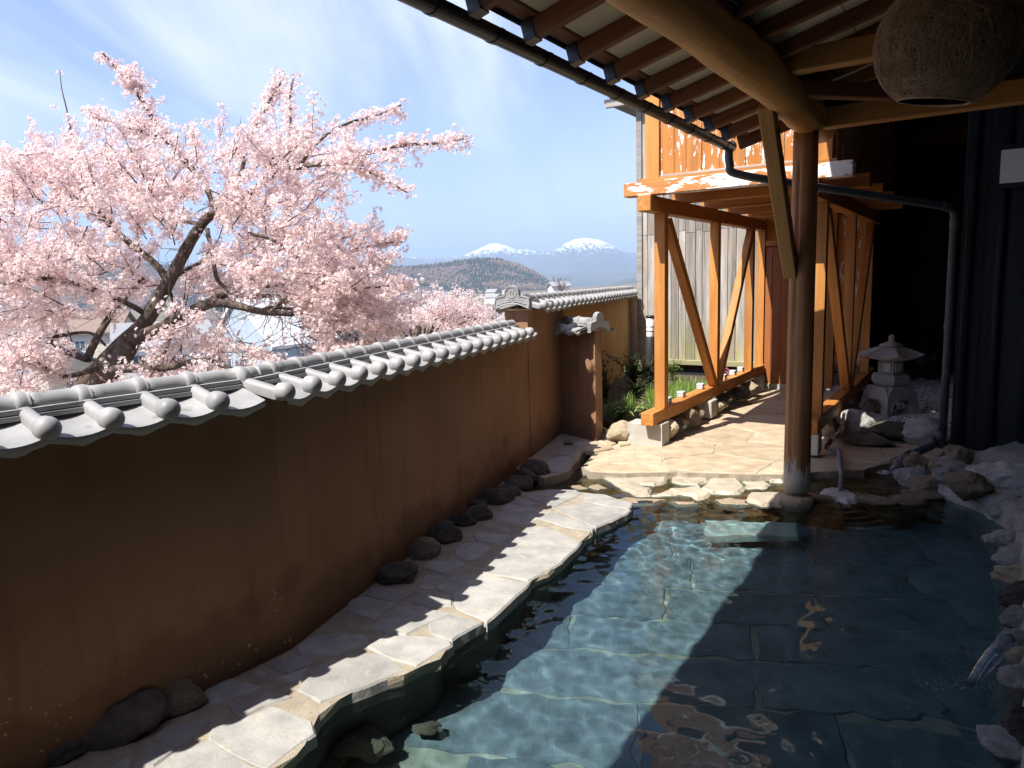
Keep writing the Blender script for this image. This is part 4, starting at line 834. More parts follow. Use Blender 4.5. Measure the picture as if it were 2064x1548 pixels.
# ================================================================ DARK BATHHOUSE ON THE RIGHT
dark = thing('dark_bathhouse', 'dark charred-board bathhouse wall enclosing the gravel niche on the right', 'building', AQ(6.8, -.1, 0))
def boards(a0, q0, a1, q1, z0, z1, w=.145, along='q', name='wall_board'):
    bk = AQ((a0 + a1) / 2 + (.04 if along == 'q' else 0), (q0 + q1) / 2 + (.04 * (1 if q0 > -1 else -1) if along == 'a' else 0), (z0 + z1) / 2); box('backing', bk, (abs(q1 - q0) + .02, .03, z1 - z0) if along == 'q' else (.03, abs(a1 - a0) + .02, z1 - z0), M['darkwood'], dark, ROTA)
    n_ = max(1, int(round((abs(q1 - q0) + abs(a1 - a0)) / w)))
    for k in range(n_):
        t = (k + .5) / n_; a_, qq = a0 + (a1 - a0) * t, q0 + (q1 - q0) * t; ww = (abs(q1 - q0) + abs(a1 - a0)) / n_ - .004; dpt = random.uniform(-.008, .008)
        if along == 'q': box(name, AQ(a_ + dpt, qq, (z0 + z1) / 2), (ww, .03, z1 - z0), M['darkwood'], dark, ROTA, c=.006)
        else: box(name, AQ(a_, qq + dpt, (z0 + z1) / 2), (.03, ww, z1 - z0), M['darkwood'], dark, ROTA, c=.006)
boards(6.82, -.14, 6.82, 1.6, -.1, 2.72, .15)
boards(-1.7, -3.1, -1.7, 1.6, -.9, 2.40, .2)  # unseen rear wall, with the next two rows, added to block skylight from behind
boards(-1.72, -1.1, -1.72, 1.6, 2.40, 2.72, .2)
boards(-1.74, -.3, -1.74, 1.6, 2.7, 3.2, .2)
boards(6.84, -.10, 11.9, -.10, -.1, 3.4, .2, 'a')
boards(11.92, -1.25, 11.92, -.08, -.1, 3.62, .15)
box('niche_ceiling', AQ(11.1, -1.1, 3.56), (.4, 2.0, .03), M['darkwood'], dark, ROTA)
boards(10.2, -1.22, 11.9, -1.22, -.1, 3.62, .17, 'a')
boards(-2.0, 1.62, 6.8, 1.62, -.1, 3.2, .3, 'a')  # unseen side wall added to keep low skylight off the right side
for k in range(8):            # half-round battens over the front boards
    q_ = -.10 + .205 * k; v, f = tubevf([AQ(6.79, q_ + .02 * math.sin(k), -.05), AQ(6.795, q_, 1.3), AQ(6.79, q_ + .01, 2.72)], .028, 8, wob=.3); obj('batten', v, f, M['darkwood'], dark, smooth=True)
beam('niche_ceiling', AQ(8.9, -.975, 3.52), AQ(8.9, 1.7, 3.52), 7.0, .04, M['darkwood'], dark, c=0)
box('added_shade_roof', AQ(5.52, -1.06, 3.58), (.36, 1.02, .03), M['roofmetal'], dark, ROTA)  # unseen roof piece added to shade the right end of the porch beam
beam('cross_beam', AQ(11.6, -1.2, 3.24), AQ(11.6, -.1, 3.24), .12, .16, M['redbeam'], dark); beam('cross_beam', AQ(10.2, -1.0, 3.06), AQ(10.2, -.1, 3.06), .12, .13, M['redbeam'], dark)
beam('cross_beam', AQ(8.0, -.95, 3.1), AQ(8.0, 1.5, 3.1), .12, .15, M['redbeam'], dark)
beam('upper_wall', AQ(6.80, -.1, 3.12), AQ(6.80, 1.6, 3.12), .03, .78, M['darkwood'], dark, c=0)

# ================================================================ SMALLER THINGS
# wicker ball lamp
LC = Vector(CAM + ray(1908, 84) * 2.62); LR = .238
lamp = thing('ball_lamp', 'large round lamp wound from brown wicker string, hanging under the rafters', 'lamp', LC)
tilt = Matrix.Rotation(rad(8), 4, 'X') @ Matrix.Rotation(rad(6), 4, 'Y')
v, f = [], []; nu, nv_ = 40, 26
for j in range(nv_ + 1):
    th = math.pi * (.02 + .815 * j / nv_)
    for k in range(nu): a_ = 2 * math.pi * k / nu; v.append((LR * .985 * math.sin(th) * math.cos(a_), LR * .985 * math.sin(th) * math.sin(a_), LR * .985 * math.cos(th)))
for j in range(nv_):
    for k in range(nu): f.append((j * nu + k, (j + 1) * nu + k, (j + 1) * nu + (k + 1) % nu, j * nu + (k + 1) % nu))
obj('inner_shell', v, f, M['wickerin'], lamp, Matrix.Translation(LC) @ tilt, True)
V, Fc = [], []; r_ = np.random.default_rng(5)
for s in range(1100):
    n_ = r_.normal(size=3); n_[2] *= .55; n_ /= np.linalg.norm(n_); h = r_.uniform(-.12, .12) * (1 if s % 3 else 2.2); u = np.cross(n_, [0, 0, 1.]); u /= np.linalg.norm(u); w = np.cross(n_, u); rr = math.sqrt(max(.05, 1 - h * h)); R_ = LR * r_.uniform(.992, 1.012); a0 = r_.uniform(0, 6.28); ln = r_.uniform(2.0, 5.5); m_ = int(ln * 7); pts = []
    for k in range(m_):
        a_ = a0 + ln * k / m_; p = (n_ * h + (u * math.cos(a_) + w * math.sin(a_)) * rr) * R_
        if p[2] < -LR * .865:
            if len(pts) > 2: q, g = tubevf(pts, .0009, 3, False); b = len(V); V += q; Fc += [tuple(b + i for i in x) for x in g]
            pts = []
        else: pts.append(Vector(p))
    if len(pts) > 2: q, g = tubevf(pts, .0009, 3, False); b = len(V); V += q; Fc += [tuple(b + i for i in x) for x in g]
tag(obj('wicker_string', V, Fc, M['wicker'], lamp, Matrix.Translation(LC) @ tilt), kind='stuff')
v, f = tubevf([(LR * .50 * math.cos(a_), LR * .50 * math.sin(a_), -LR * .86) for a_ in np.linspace(0, 6.28, 28)], .004, 6); obj('rim', v, f, M['wicker'], lamp, Matrix.Translation(LC) @ tilt, True)
tube('cord', [LC + Vector((0, 0, LR * .98)), Vector((LC.x, LC.y, rz_(toaq(LC)[1]) + .08))], .004, M['black'], lamp, 6)
# white board on the dark wall
sg = thing('wall_sign', 'blank white rectangular board in a dark frame on the charred wall', 'sign', AQ(6.77, .25, 2.25))
box('board', AQ(6.735, .262, 2.255), (.37, .012, .245), M['whiteboard'], sg, ROTA, c=.003); box('frame', AQ(6.748, .262, 2.255), (.44, .014, .32), M['darkwood'], sg, ROTA)
# stone lantern
La = AQ(8.36, -.745, .03); lan = thing('stone_lantern', 'grey stone lantern with hexagonal roof and arched legs on white gravel', 'lantern', La)
LM = Matrix.Translation(La) @ Matrix.Rotation(rad(14), 4, 'Z')
def hexlathe(name, prof, parent, M_=None, n=6, mat='lantern', smooth=False): return lathe(name, prof, M[mat], parent, M_ or LM, n, smooth)
# arched legs: four plates with an arched opening, bevelled outward
def legplate(rot):
    n2 = 12; outp = [(-.215, 0), (-.165, .235), (-.12, .285), (.12, .285), (.165, .235), (.215, 0), (.135, 0)] + [(.125 - .0 * t, .03) for t in (0,)] + [(.125 * math.cos(a_), .05 + .115 * math.sin(a_) - (.018 if abs(a_ - math.pi / 2) < .14 else 0)) for a_ in np.linspace(.05, math.pi - .05, 13)] + [(-.125, .03), (-.135, 0)]
    v = [(x, -.17 - .03 * (1 - z / .285), z) for x, z in outp] + [(x * .9, -.10, z) for x, z in outp]; n_ = len(outp); f = [tuple(range(n_)), tuple(range(2 * n_ - 1, n_ - 1, -1))] + [(i, n_ + i, n_ + (i + 1) % n_, (i + 1) % n_) for i in range(n_)]
    o = obj('leg', v, f, M['lantern'], lan, LM @ Matrix.Rotation(rot, 4, 'Z'))
    v2, f2 = tubevf([(x * 1.14, -.185 - .02 * (1 - z / .285), z * 1.1) for x, z in outp[7:-1]], .007, 6); obj('moulding', v2, f2, M['lantern'], o, LM @ Matrix.Rotation(rot, 4, 'Z'), True)
for k in range(4): legplate(k * math.pi / 2)
lathe('leg_top', [(.10, .20), (.165, .225), (.175, .262), (.15, .29), (.02, .292)], M['lantern'], lan, LM, 20)
hexlathe('platform', [(.12, .288), (.165, .305), (.185, .335), (.185, .395), (.172, .402), (.172, .415), (.13, .418)], lan)
lb = hexlathe('light_box', [(.115, .415), (.122, .42), (.118, .565), (.10, .568)], lan)
for k in range(6):
    a_ = k * math.pi / 3 + math.pi / 6; Mw = LM @ Matrix.Rotation(a_, 4, 'Z') @ Matrix.Translation((.1055, 0, .49)); vv, ff = boxvf(.008, .062, .085); obj('window', vv, ff, M['paper'] if k in (3, 4) else M['lantern'], lb, Mw)
    for y, z, wy, wz in ((-.034, 0, .008, .10), (.034, 0, .008, .10), (0, .047, .06, .008), (0, -.047, .06, .008)): vv, ff = boxvf(.016, wy, wz); obj('window_frame', vv, ff, M['lantern'], lb, Mw @ Matrix.Translation((0, y, z)))
# hexagonal roof with upturned corners
v, f = [], []; prof = [(.10, .555, 0), (.30, .580, .03), (.315, .598, .035), (.22, .655, .01), (.13, .695, 0), (.07, .70, 0)]; n_ = 24
for r_, z, lift in prof:
    for k in range(n_):
        a_ = 2 * math.pi * k / n_; h_ = math.cos(math.pi / 6) / math.cos((a_ % (math.pi / 3)) - math.pi / 6); cor = 1 - abs(((a_ % (math.pi / 3)) - math.pi / 6)) / (math.pi / 6); v.append((r_ * h_ * math.cos(a_), r_ * h_ * math.sin(a_), z + lift * (1 - cor) ** 2))
for i in range(len(prof) - 1):
    for k in range(n_): f.append((i * n_ + k, i * n_ + (k + 1) % n_, (i + 1) * n_ + (k + 1) % n_, (i + 1) * n_ + k))
f.append(tuple(range(n_ - 1, -1, -1))); f.append(tuple(range((len(prof) - 1) * n_, len(prof) * n_)))
obj('lantern_roof', v, f, M['lantern'], lan, LM)
lathe('finial', [(.05, .695), (.115, .705), (.118, .718), (.06, .738), (.035, .752), (.026, .765), (.032, .78), (.03, .80), (.012, .825), (.002, .828)], M['lantern'], lan, LM, 20)
# dark seated figure behind the lantern
stp = AQ(11.3, -.62, .02); fig = thing('statue', 'dark seated animal statue in the shade behind the stone lantern', 'statue', stp)
bm = bmesh.new()
for c, r_ in (((0, 0, .20), (.17, .15, .21)), ((0, -.02, .50), (.12, .12, .13)), ((0, -.13, .47), (.06, .06, .05)), ((-.09, 0, .61), (.04, .025, .05)), ((.09, 0, .61), (.04, .025, .05)), ((-.15, -.05, .26), (.06, .07, .15)), ((.15, -.05, .26), (.06, .07, .15)), ((-.11, -.12, .06), (.08, .11, .06)), ((.11, -.12, .06), (.08, .11, .06))):
    bmesh.ops.create_uvsphere(bm, u_segments=16, v_segments=10, radius=1, matrix=Matrix.Translation(c) @ Matrix.Diagonal((*r_, 1)))
me = bpy.data.meshes.new('body'); bm.to_mesh(me); bm.free(); me.materials.append(M['statue']); o = inst('body', me, fig, Matrix.Translation(stp) @ ROTA); rm_ = o.modifiers.new('r', 'REMESH'); rm_.mode = 'VOXEL'; rm_.voxel_size = .014; rm_.use_smooth_shade = True
# gravel bed with pebbles
gp = [AQ(7.5, -1.05), AQ(7.48, -.16), AQ(11.85, -.13), AQ(11.85, -1.2), AQ(10.2, -1.18), AQ(9.9, -1.05)]
gb = prism('gravel_bed', [np.array(p[:2]) for p in gp], -.3, .02, M['gravelbed'], kind='structure')
V, Fc = [], []; r_ = np.random.default_rng(3)
for _ in range(5200):
    a_ = 7.5 + 4.3 * r_.random() ** 1.25; q_ = r_.uniform(-1.06, -.14); P = AQ(a_, q_, .024 + .012 * r_.random()); s = r_.uniform(.012, .024); sx = r_.uniform(.7, 1.3, 3) * s; an = r_.uniform(0, 6.28); cs, sn = math.cos(an), math.sin(an); b = len(V)
    for p in ICO1: x, y = p[0] * sx[0], p[1] * sx[1]; V.append((P.x + x * cs - y * sn, P.y + x * sn + y * cs, P.z + p[2] * sx[2] * .6))
    Fc += [tuple(b + i for i in q) for q in ICO1F]
o = obj('gravel', V, Fc, M['gravel'], None, None, True); tag(o, 'white gravel spread round the stone lantern', 'gravel', kind='stuff')
# border stones of the gravel niche
def bstone(label, x, y, w, h, zb, mat, seed, deep=1.0, name='boulder'): return tag(rockpx(name, x, y, w, h, zb, M[mat], None, seed, rough=.16, deep=deep), label, 'stone')
bstone('rounded grey boulder beside the porch sill end, left of the lantern legs', 1722, 848, 66, 60, 0, 'greyrock', 401)
bstone('long flat dark stone lying on the path before the rounded boulder', 1740, 888, 112, 24, -.03, 'darkrock', 431, .8, 'flat_stone')
bstone('low dark stone bordering the gravel below the stone lantern', 1800, 868, 90, 34, 0, 'darkrock', 403)
bstone('wide low brown stone bordering the gravel beside the downpipe', 1868, 872, 100, 48, 0, 'greyrock', 404)
bstone('tiny pebble perched on the long flat dark stone', 1741, 868, 18, 16, .06, 'brownrock', 405, name='pebble')
bstone('pale broken stone beside the porch sill on the edge of the gravel', 1690, 834, 30, 20, .05, 'palerock', 446)
bstone('small dark stone on the gravel between the lantern legs', 1771, 832, 16, 10, .02, 'darkrock', 407, name='pebble')
bstone('sandy boulder between the wing wall and the concrete footing', 1250, 868, 56, 46, 0, 'palerock', 408)
# grey pipe with valve running to the pool
pp = [AQ(6.95, -1.02, .10), AQ(6.62, -1.04, .05), AQ(6.45, -1.03, .03), AQ(6.42, -1.0, .028), AQ(6.40, -.94, .028), AQ(6.36, -.92, .026), AQ(5.75, -.81, .0), AQ(5.48, -.775, -.06), AQ(5.25, -.745, -.125)]
pipe = thing('water_pipe', 'grey plastic water pipe with red valve crossing the path into the pool', 'pipe', AQ(6.4, -.95, 0))
tube('pipe', pp[2:8], .017, M['greypvc'], pipe, 10)
for p in (pp[2], pp[4], pp[5]): rock('elbow', p, (.021, .021, .021), M['greypvc'], pipe, 1, rough=0)
tube('white_section', [AQ(7.22, -1.02, .20), AQ(7.19, -1.02, .10), AQ(7.05, -1.02, .05), AQ(6.98, -1.03, .04)], .018, M['white'], pipe, 10); tube('clear_section', [AQ(6.98, -1.03, .04), AQ(6.62, -1.035, .03)], .015, M['glassblock'], pipe, 10)
tube('spout', [AQ(5.40, -.762, -.085), AQ(5.20, -.742, -.15)], .017, M['rustpipe'], pipe, 10)
beam('red_valve', AQ(6.58, -1.05, .065), AQ(6.58, -1.01, .065), .014, .014, M['red'], pipe); tube('valve_body', [AQ(6.66, -1.035, .05), AQ(6.50, -1.035, .038)], .022, M['rustpipe'], pipe, 8)
# white foam where the pipe pours
def foam(name, label, cen, rx, ry, rz, n, seed):
    V, Fc = [], []; r_ = np.random.default_rng(seed)
    for _ in range(n):
        u = r_.normal(size=3) * .42; s = r_.uniform(.0015, .005); P = Vector(cen) + Vector((u[0] * rx, u[1] * ry, abs(u[2]) * rz)); b = len(V)
        for p in ICO1: V.append(P + Vector(p) * s * (1 + .4 * r_.random()))
        Fc += [tuple(b + i for i in q) for q in ICO1F]
    return tag(obj(name, V, Fc, M['splash'], None, None, True), label, 'water splash', kind='stuff')
foam('splash', 'white splashing water where the grey pipe pours over the ledge', AQ(5.43, -.76, -.125), .17, .12, .06, 1500, 4)
M['mineral'] = m_simple('white_mineral_crust', (.5, .5, .47), (.7, .7, .66), 20, .8, .8, 60, .01)
mn = tag(rock('mineral_mound', AQ(5.46, -.765, -.125), (.12, .17, .085), M['mineral'], None, 411, rough=.3), 'white mineral mound under the mouth of the grey pipe', 'mineral crust')
# foot of the downpipe: elbow, wrapped joint and clear pouring bag
hose = thing('drain_hose', 'blue-grey drain elbow with clear plastic sleeve pouring beside the dark wall', 'hose', AQ(6.6, -.25, 0))
tube('elbow', smoothpath([Vector(onz(1896, 880, .22)), Vector(onz(1890, 872, .20)), Vector(onz(1886, 886, .12)), Vector(onz(1878, 898, .07)), Vector(onz(1860, 906, .045)), Vector(onz(1838, 916, .02))], 4), .034, M['bluegrey'], hose, 12)
def m_clear():
    m = newmat('clear_plastic_water'); t = NT(m); nb = t.bump(t.noise(t.coords(True), 45, 3), .8, .01); fr = t.n('ShaderNodeFresnel', {0: 1.5, 1: nb}).outputs[0]; gl = t.n('ShaderNodeBsdfGlossy', {0: (1, 1, 1, 1), 1: .06, 'Normal': nb}); df = t.n('ShaderNodeBsdfDiffuse', {0: (.5, .55, .6, 1)}); tr = t.n('ShaderNodeBsdfTransparent', {0: (.8, .85, .9, 1)})
    a_ = t.n('ShaderNodeMixShader', {0: .13, 1: tr.outputs[0], 2: df.outputs[0]}); t.n('ShaderNodeOutputMaterial', {0: t.n('ShaderNodeMixShader', {0: fr, 1: a_.outputs[0], 2: gl.outputs[0]}).outputs[0]}); return m
M['clear'] = m_clear()
tube('clear_sleeve', [Vector(onz(1840, 915, .02)), Vector(onz(1828, 923, .0)), Vector(onz(1810, 937, -.04)), Vector(onz(1792, 951, -.085))], [.036, .05, .044, .022], M['clear'], hose, 12, wob=.35)
foam('splash', 'thin splash below the clear plastic drain sleeve', Vector(onz(1788, 954, -.10)), .09, .05, .02, 400, 9)
# jet of water from between the rocks on the right
j0, j1 = Vector(onz(2040, 1288, .06)), Vector(onz(1952, 1388, -.13)); jp = [j0.lerp(j1, t) + Vector((0, 0, .05 * (4 * t * (1 - t)) * .8)) for t in np.linspace(0, 1, 9)]
jet = thing('water_jet', 'thin clear jet of water falling into the pool from the right-hand rocks', 'water jet', j1)
tube('stream', jp, [.022, .024, .024, .02, .018, .016, .015, .016, .02], M['clear'], jet, 8, wob=.5)
tube('stream', [p + Vector((.01, -.03 * math.sin(3 * i / 8), -.012)) for i, p in enumerate(jp)], .005, M['clear'], jet, 6, wob=.5)
foam('splash', 'bubbles where the jet from the right-hand rocks meets the pool', j1 + Vector((-.05, .0, .0)), .16, .06, .01, 400, 12)
# bollard light
Bp = Vector(onz(1311, 768, .12)); bol = thing('bollard_light', 'slim black bollard light with white top beside the grey boards', 'light', Bp)
lathe('post', [(.062, -.2), (.062, .60), (.058, .605)], M['black_lamp'], bol, Matrix.Translation(Bp), 20); lathe('diffuser', [(.052, .603), (.054, .61), (.054, .86), (.05, .865)], M['white'], bol, Matrix.Translation(Bp), 20); lathe('cap', [(.064, .862), (.064, .885), (.02, .892)], M['black_lamp'], bol, Matrix.Translation(Bp), 20)
for z in (.68, .74): lathe('louvre', [(.055, z - .003), (.06, z), (.055, z + .003)], M['black_lamp'], bol, Matrix.Translation(Bp), 20)
# clear glass blocks along the porch sill
gl = ['clear glass block on the porch sill hard by the front post', 'clear glass block on the porch sill, second from the front post', 'clear glass block on the porch sill just before the middle post', 'clear glass block on the porch sill just behind the middle post', 'clear glass block on the porch sill before the pink flowers', 'clear glass block on the porch sill nearest the door']
for i, a_ in enumerate((6.62, 7.02, 7.62, 8.45, 8.85, 9.2)):
    g = thing('glass_block', gl[i], 'glass block', AQ(a_, -2.515, .29), 'glass blocks along the porch sill'); vv, ff = boxvf(.07, .075, .06, .006); Mg = Matrix.Translation(AQ(a_, -2.515, .321)) @ ROTA @ Matrix.Rotation(random.uniform(-.2, .2), 4, 'Z'); b = obj('block', vv, ff, M['glassblock'], g, Mg)
    for z in (-.012, .010): vv, ff = boxvf(.073, .078, .004); obj('groove_band', vv, ff, M['greypvc'], b, Mg @ Matrix.Translation((0, 0, z)))
# drain cover
vdc = Vector(onz(1145, 892, -.01)); tag(lathe('drain_cover', [(.045, -.004), (.045, .003), (.035, .006), (.004, .004)], M['greypvc'], None, Matrix.Translation(vdc), 18), 'small round metal drain cover on the stones at the wing wall', 'drain cover')
# garden soil, grass and plants
so_ = [np.array(AQ(6.28, -2.60)[:2]), np.array(AQ(10.12, -2.56)[:2]), np.array(AQ(10.12, -4.6)[:2]), np.array(WL(8.3, .0)[:2]), np.array(WL(4.85, .0)[:2]), np.array(AQ(6.4, -3.0)[:2])]
prism('garden_bed', so_, -.78, .09, M['soil'], None, .012, .12, 5, 'structure')
V, Fc = [], []; r_ = np.random.default_rng(8)
def blade(V, Fc, P, h, w, lean, az):
    b = len(V); dx, dy = math.cos(az), math.sin(az); px2, py2 = -dy * w, dx * w
    for t in (0, .5, 1): o_ = lean * t * t; ww = 1 - t * .85; V.append((P[0] + dx * o_ - px2 * ww, P[1] + dy * o_ - py2 * ww, P[2] + h * t)); V.append((P[0] + dx * o_ + px2 * ww, P[1] + dy * o_ + py2 * ww, P[2] + h * t))
    Fc.extend([(b, b + 1, b + 3, b + 2), (b + 2, b + 3, b + 5, b + 4)])
for _ in range(3600):
    a_, q_ = r_.uniform(6.7, 8.9), r_.uniform(-3.25, -2.58)
    if mnoise.noise(Vector((a_ * 2.2, q_ * 2.2, 0))) < -.12: continue
    P = AQ(a_, q_, .085); blade(V, Fc, P, r_.uniform(.06, .20), .004, r_.uniform(.01, .08), r_.uniform(0, 6.28))
tag(obj('grass', V, Fc, M['grass'], None), 'bright green grass growing behind the porch sill', 'grass', kind='stuff')
def leafy(name, label, base, h, w, nst, nlf, leaf, mat, seed, cat='plant', droop=.3, flower=None):
    t_ = thing(name, label, cat, base); r_ = np.random.default_rng(seed); V, Fc, Vs, Fs = [], [], [], []
    for s in range(nst):
        az = r_.uniform(0, 6.28); top = Vector((math.cos(az) * w * r_.random(), math.sin(az) * w * r_.random(), h * r_.uniform(.55, 1))); pts = [Vector(base) + Vector((top.x * t * t, top.y * t * t, top.z * t)) + Vector(r_.normal(size=3)) * .01 * t for t in np.linspace(0, 1, 5)]
        q, g = tubevf(pts, [.004, .0035, .003, .0025, .0015], 4, False); b = len(Vs); Vs += q; Fs += [tuple(b + i for i in x) for x in g]
        for _ in range(nlf):
            t = r_.uniform(.15, 1); k = min(3, int(t * 4)); p = pts[k].lerp(pts[k + 1], t * 4 - k); a2 = r_.uniform(0, 6.28); el = r_.uniform(-.3, .9) - droop; L = leaf * r_.uniform(.6, 1.2); dv = Vector((math.cos(a2) * math.cos(el), math.sin(a2) * math.cos(el), math.sin(el))); sv = dv.cross(Vector((0, 0, 1))).normalized() * L * .24; nv2 = sv.cross(dv).normalized() * L * .08; b = len(V)
            V += [p, p + dv * L * .4 + sv + nv2, p + dv * L, p + dv * L * .4 - sv + nv2]; Fc += [(b, b + 1, b + 2), (b, b + 2, b + 3)]
    tag(obj('foliage', V, Fc, mat, t_), kind='stuff'); obj('stem', Vs, Fs, M['twig'], t_)
    return t_
leafy('shrub', 'dense dark green shrub at the foot of the taller wall beside the bollard', WL(6.6, .38, .08), .55, .42, 46, 34, .05, M['shrubleaf'], 1, 'shrub')
leafy('shrub', 'spindly dark shrub against the taller wall just behind the wing wall', WL(5.6, .22, .08), .62, .25, 14, 22, .06, M['shrubleaf'], 2, 'shrub')
leafy('shrub', 'low dark shrub spreading in front of the taller dark shrub', WL(6.0, .50, .08), .3, .34, 26, 26, .045, M['shrubleaf'], 3, 'shrub')
leafy('leafy_plant', 'broad-leaved light green plant nearest the front porch post', AQ(6.62, -2.72, .085), .24, .16, 12, 12, .07, M['freshleaf'], 4)
leafy('leafy_plant', 'arching pale green plant on bare soil left of the front porch post', AQ(6.62, -3.0, .085), .2, .2, 12, 10, .10, M['freshleaf'], 5)
leafy('leafy_plant', 'reddish-tipped bushy plant below the grey boards behind the front post', AQ(9.4, -3.5, .085), .34, .2, 16, 18, .05, M['freshleaf'], 6)
leafy('leafy_plant', 'tiny green weed at the foot of the wing wall', Vector(onz(1228, 880, 0)), .10, .07, 10, 10, .03, M['shrubleaf'], 7)
fl = leafy('flower_clump', 'small clump of pink flowers behind the porch sill near the back post', AQ(9.0, -2.66, .085), .26, .12, 10, 8, .04, M['freshleaf'], 8, 'flowers')
V, Fc = [], []
for _ in range(60):
    P = AQ(9.0, -2.66, .30) + Vector(rng.normal(size=3)) * .045; b = len(V); V += [P + Vector(p) * .012 for p in ICO1]; Fc += [tuple(b + i for i in q) for q in ICO1F]
tag(obj('blossom', V, Fc, M['pinkflower'], fl), kind='stuff')

# ================================================================ CHERRY TREES
class Bloom:
    """collects flowers as one mesh: five notched petals and a dark centre each"""
    def __init__(s): s.c, s.n, s.r = [], [], []
    def cluster(s, p, R_, k, size):
        d = rng.normal(size=(k, 3)); d /= np.linalg.norm(d, axis=1)[:, None]; d[:, 2] = d[:, 2] * .9
        rr = R_ * rng.uniform(.45, 1.0, (k, 1)); s.c.append(np.array(p) + d * rr); s.n.append(d + rng.normal(size=(k, 3)) * .35); s.r.append(size * rng.uniform(.8, 1.15, k))
    def build(s, name, parent, gaps=()):
        C = np.concatenate(s.c); N = np.concatenate(s.n); R_ = np.concatenate(s.r); n_ = len(C); N /= np.linalg.norm(N, axis=1)[:, None]
        if len(gaps):
            v = C - CAM; z = v @ fw; X = CX + F * (v @ rt) / z; Y = CY - F * (v @ up) / z; keep = np.ones(n_, bool)
            for poly in gaps:
                ins = np.zeros(n_, bool); j = len(poly) - 1
                for i in range(len(poly)):
                    (xi, yi), (xj, yj) = poly[i], poly[j]; c = ((yi > Y) != (yj > Y)) & (X < (xj - xi) * (Y - yi) / (yj - yi + 1e-9) + xi); ins ^= c; j = i
                keep &= ~(ins & (rng.random(n_) < .9))
            C, N, R_ = C[keep], N[keep], R_[keep]; n_ = len(C)
        T = np.cross(N, rng.normal(size=(n_, 3))); T /= np.linalg.norm(T, axis=1)[:, None]; B = np.cross(N, T)
        V = np.zeros((n_, 26, 3)); cup = rng.uniform(.15, .55, n_)
        for k in range(5):
            a0 = 2 * math.pi * k / 5
            for m_, (da, rr, hh) in enumerate(((0, .10, 0), (.52, .68, .55), (.16, 1.0, 1.0), (-.52, .68, .55))):
                a_ = a0 + da; V[:, k * 4 + m_] = C + (T * math.cos(a_) + B * math.sin(a_)) * (R_ * rr)[:, None] + N * (R_ * cup * hh)[:, None]
        for k in range(6):
            a_ = 2 * math.pi * k / 5; V[:, 20 + k] = C + ((T * math.cos(a_) + B * math.sin(a_)) * (R_ * .21)[:, None] if k < 5 else 0) + N * (R_ * .10)[:, None]
        fq = np.array([[k * 4, k * 4 + 1, k * 4 + 2, k * 4 + 3] for k in range(5)]); ft = np.array([[20, 21, 22, 23, 24]])
        base = (np.arange(n_) * 26)[:, None, None]; Q = (fq[None] + base).reshape(-1, 4); P5 = (ft[None] + base).reshape(-1, 5)
        me = bpy.data.meshes.new(name); me.vertices.add(n_ * 26); me.vertices.foreach_set('co', V.reshape(-1)); nl = Q.size + P5.size; me.loops.add(nl); me.loops.foreach_set('vertex_index', np.concatenate([Q.reshape(-1), P5.reshape(-1)]).astype(np.int32))
        npoly = len(Q) + len(P5); me.polygons.add(npoly); me.polygons.foreach_set('loop_start', np.concatenate([np.arange(len(Q)) * 4, Q.size + np.arange(len(P5)) * 5]).astype(np.int32))
        me.materials.append(M['petal']); me.materials.append(M['calyx']); me.polygons.foreach_set('material_index', np.concatenate([np.zeros(len(Q)), np.ones(len(P5))]).astype(np.int32)); me.update(); me.validate()
        print('flowers', name, n_)
        return tag(inst(name, me, parent), kind='stuff')
bl = Bloom(); TV, TF = [], []
def addtube(V, Fc, pts, rads, n_=5, wob=0.0):
    q, g = tubevf(pts, rads, n_, False, wob=wob); b = len(V); V += q; Fc += [tuple(b + i for i in x) for x in g]
tree = thing('cherry_tree', 'large pink cherry tree in full bloom leaning behind the low garden wall', 'tree', ond(20, 1090, 6.0))
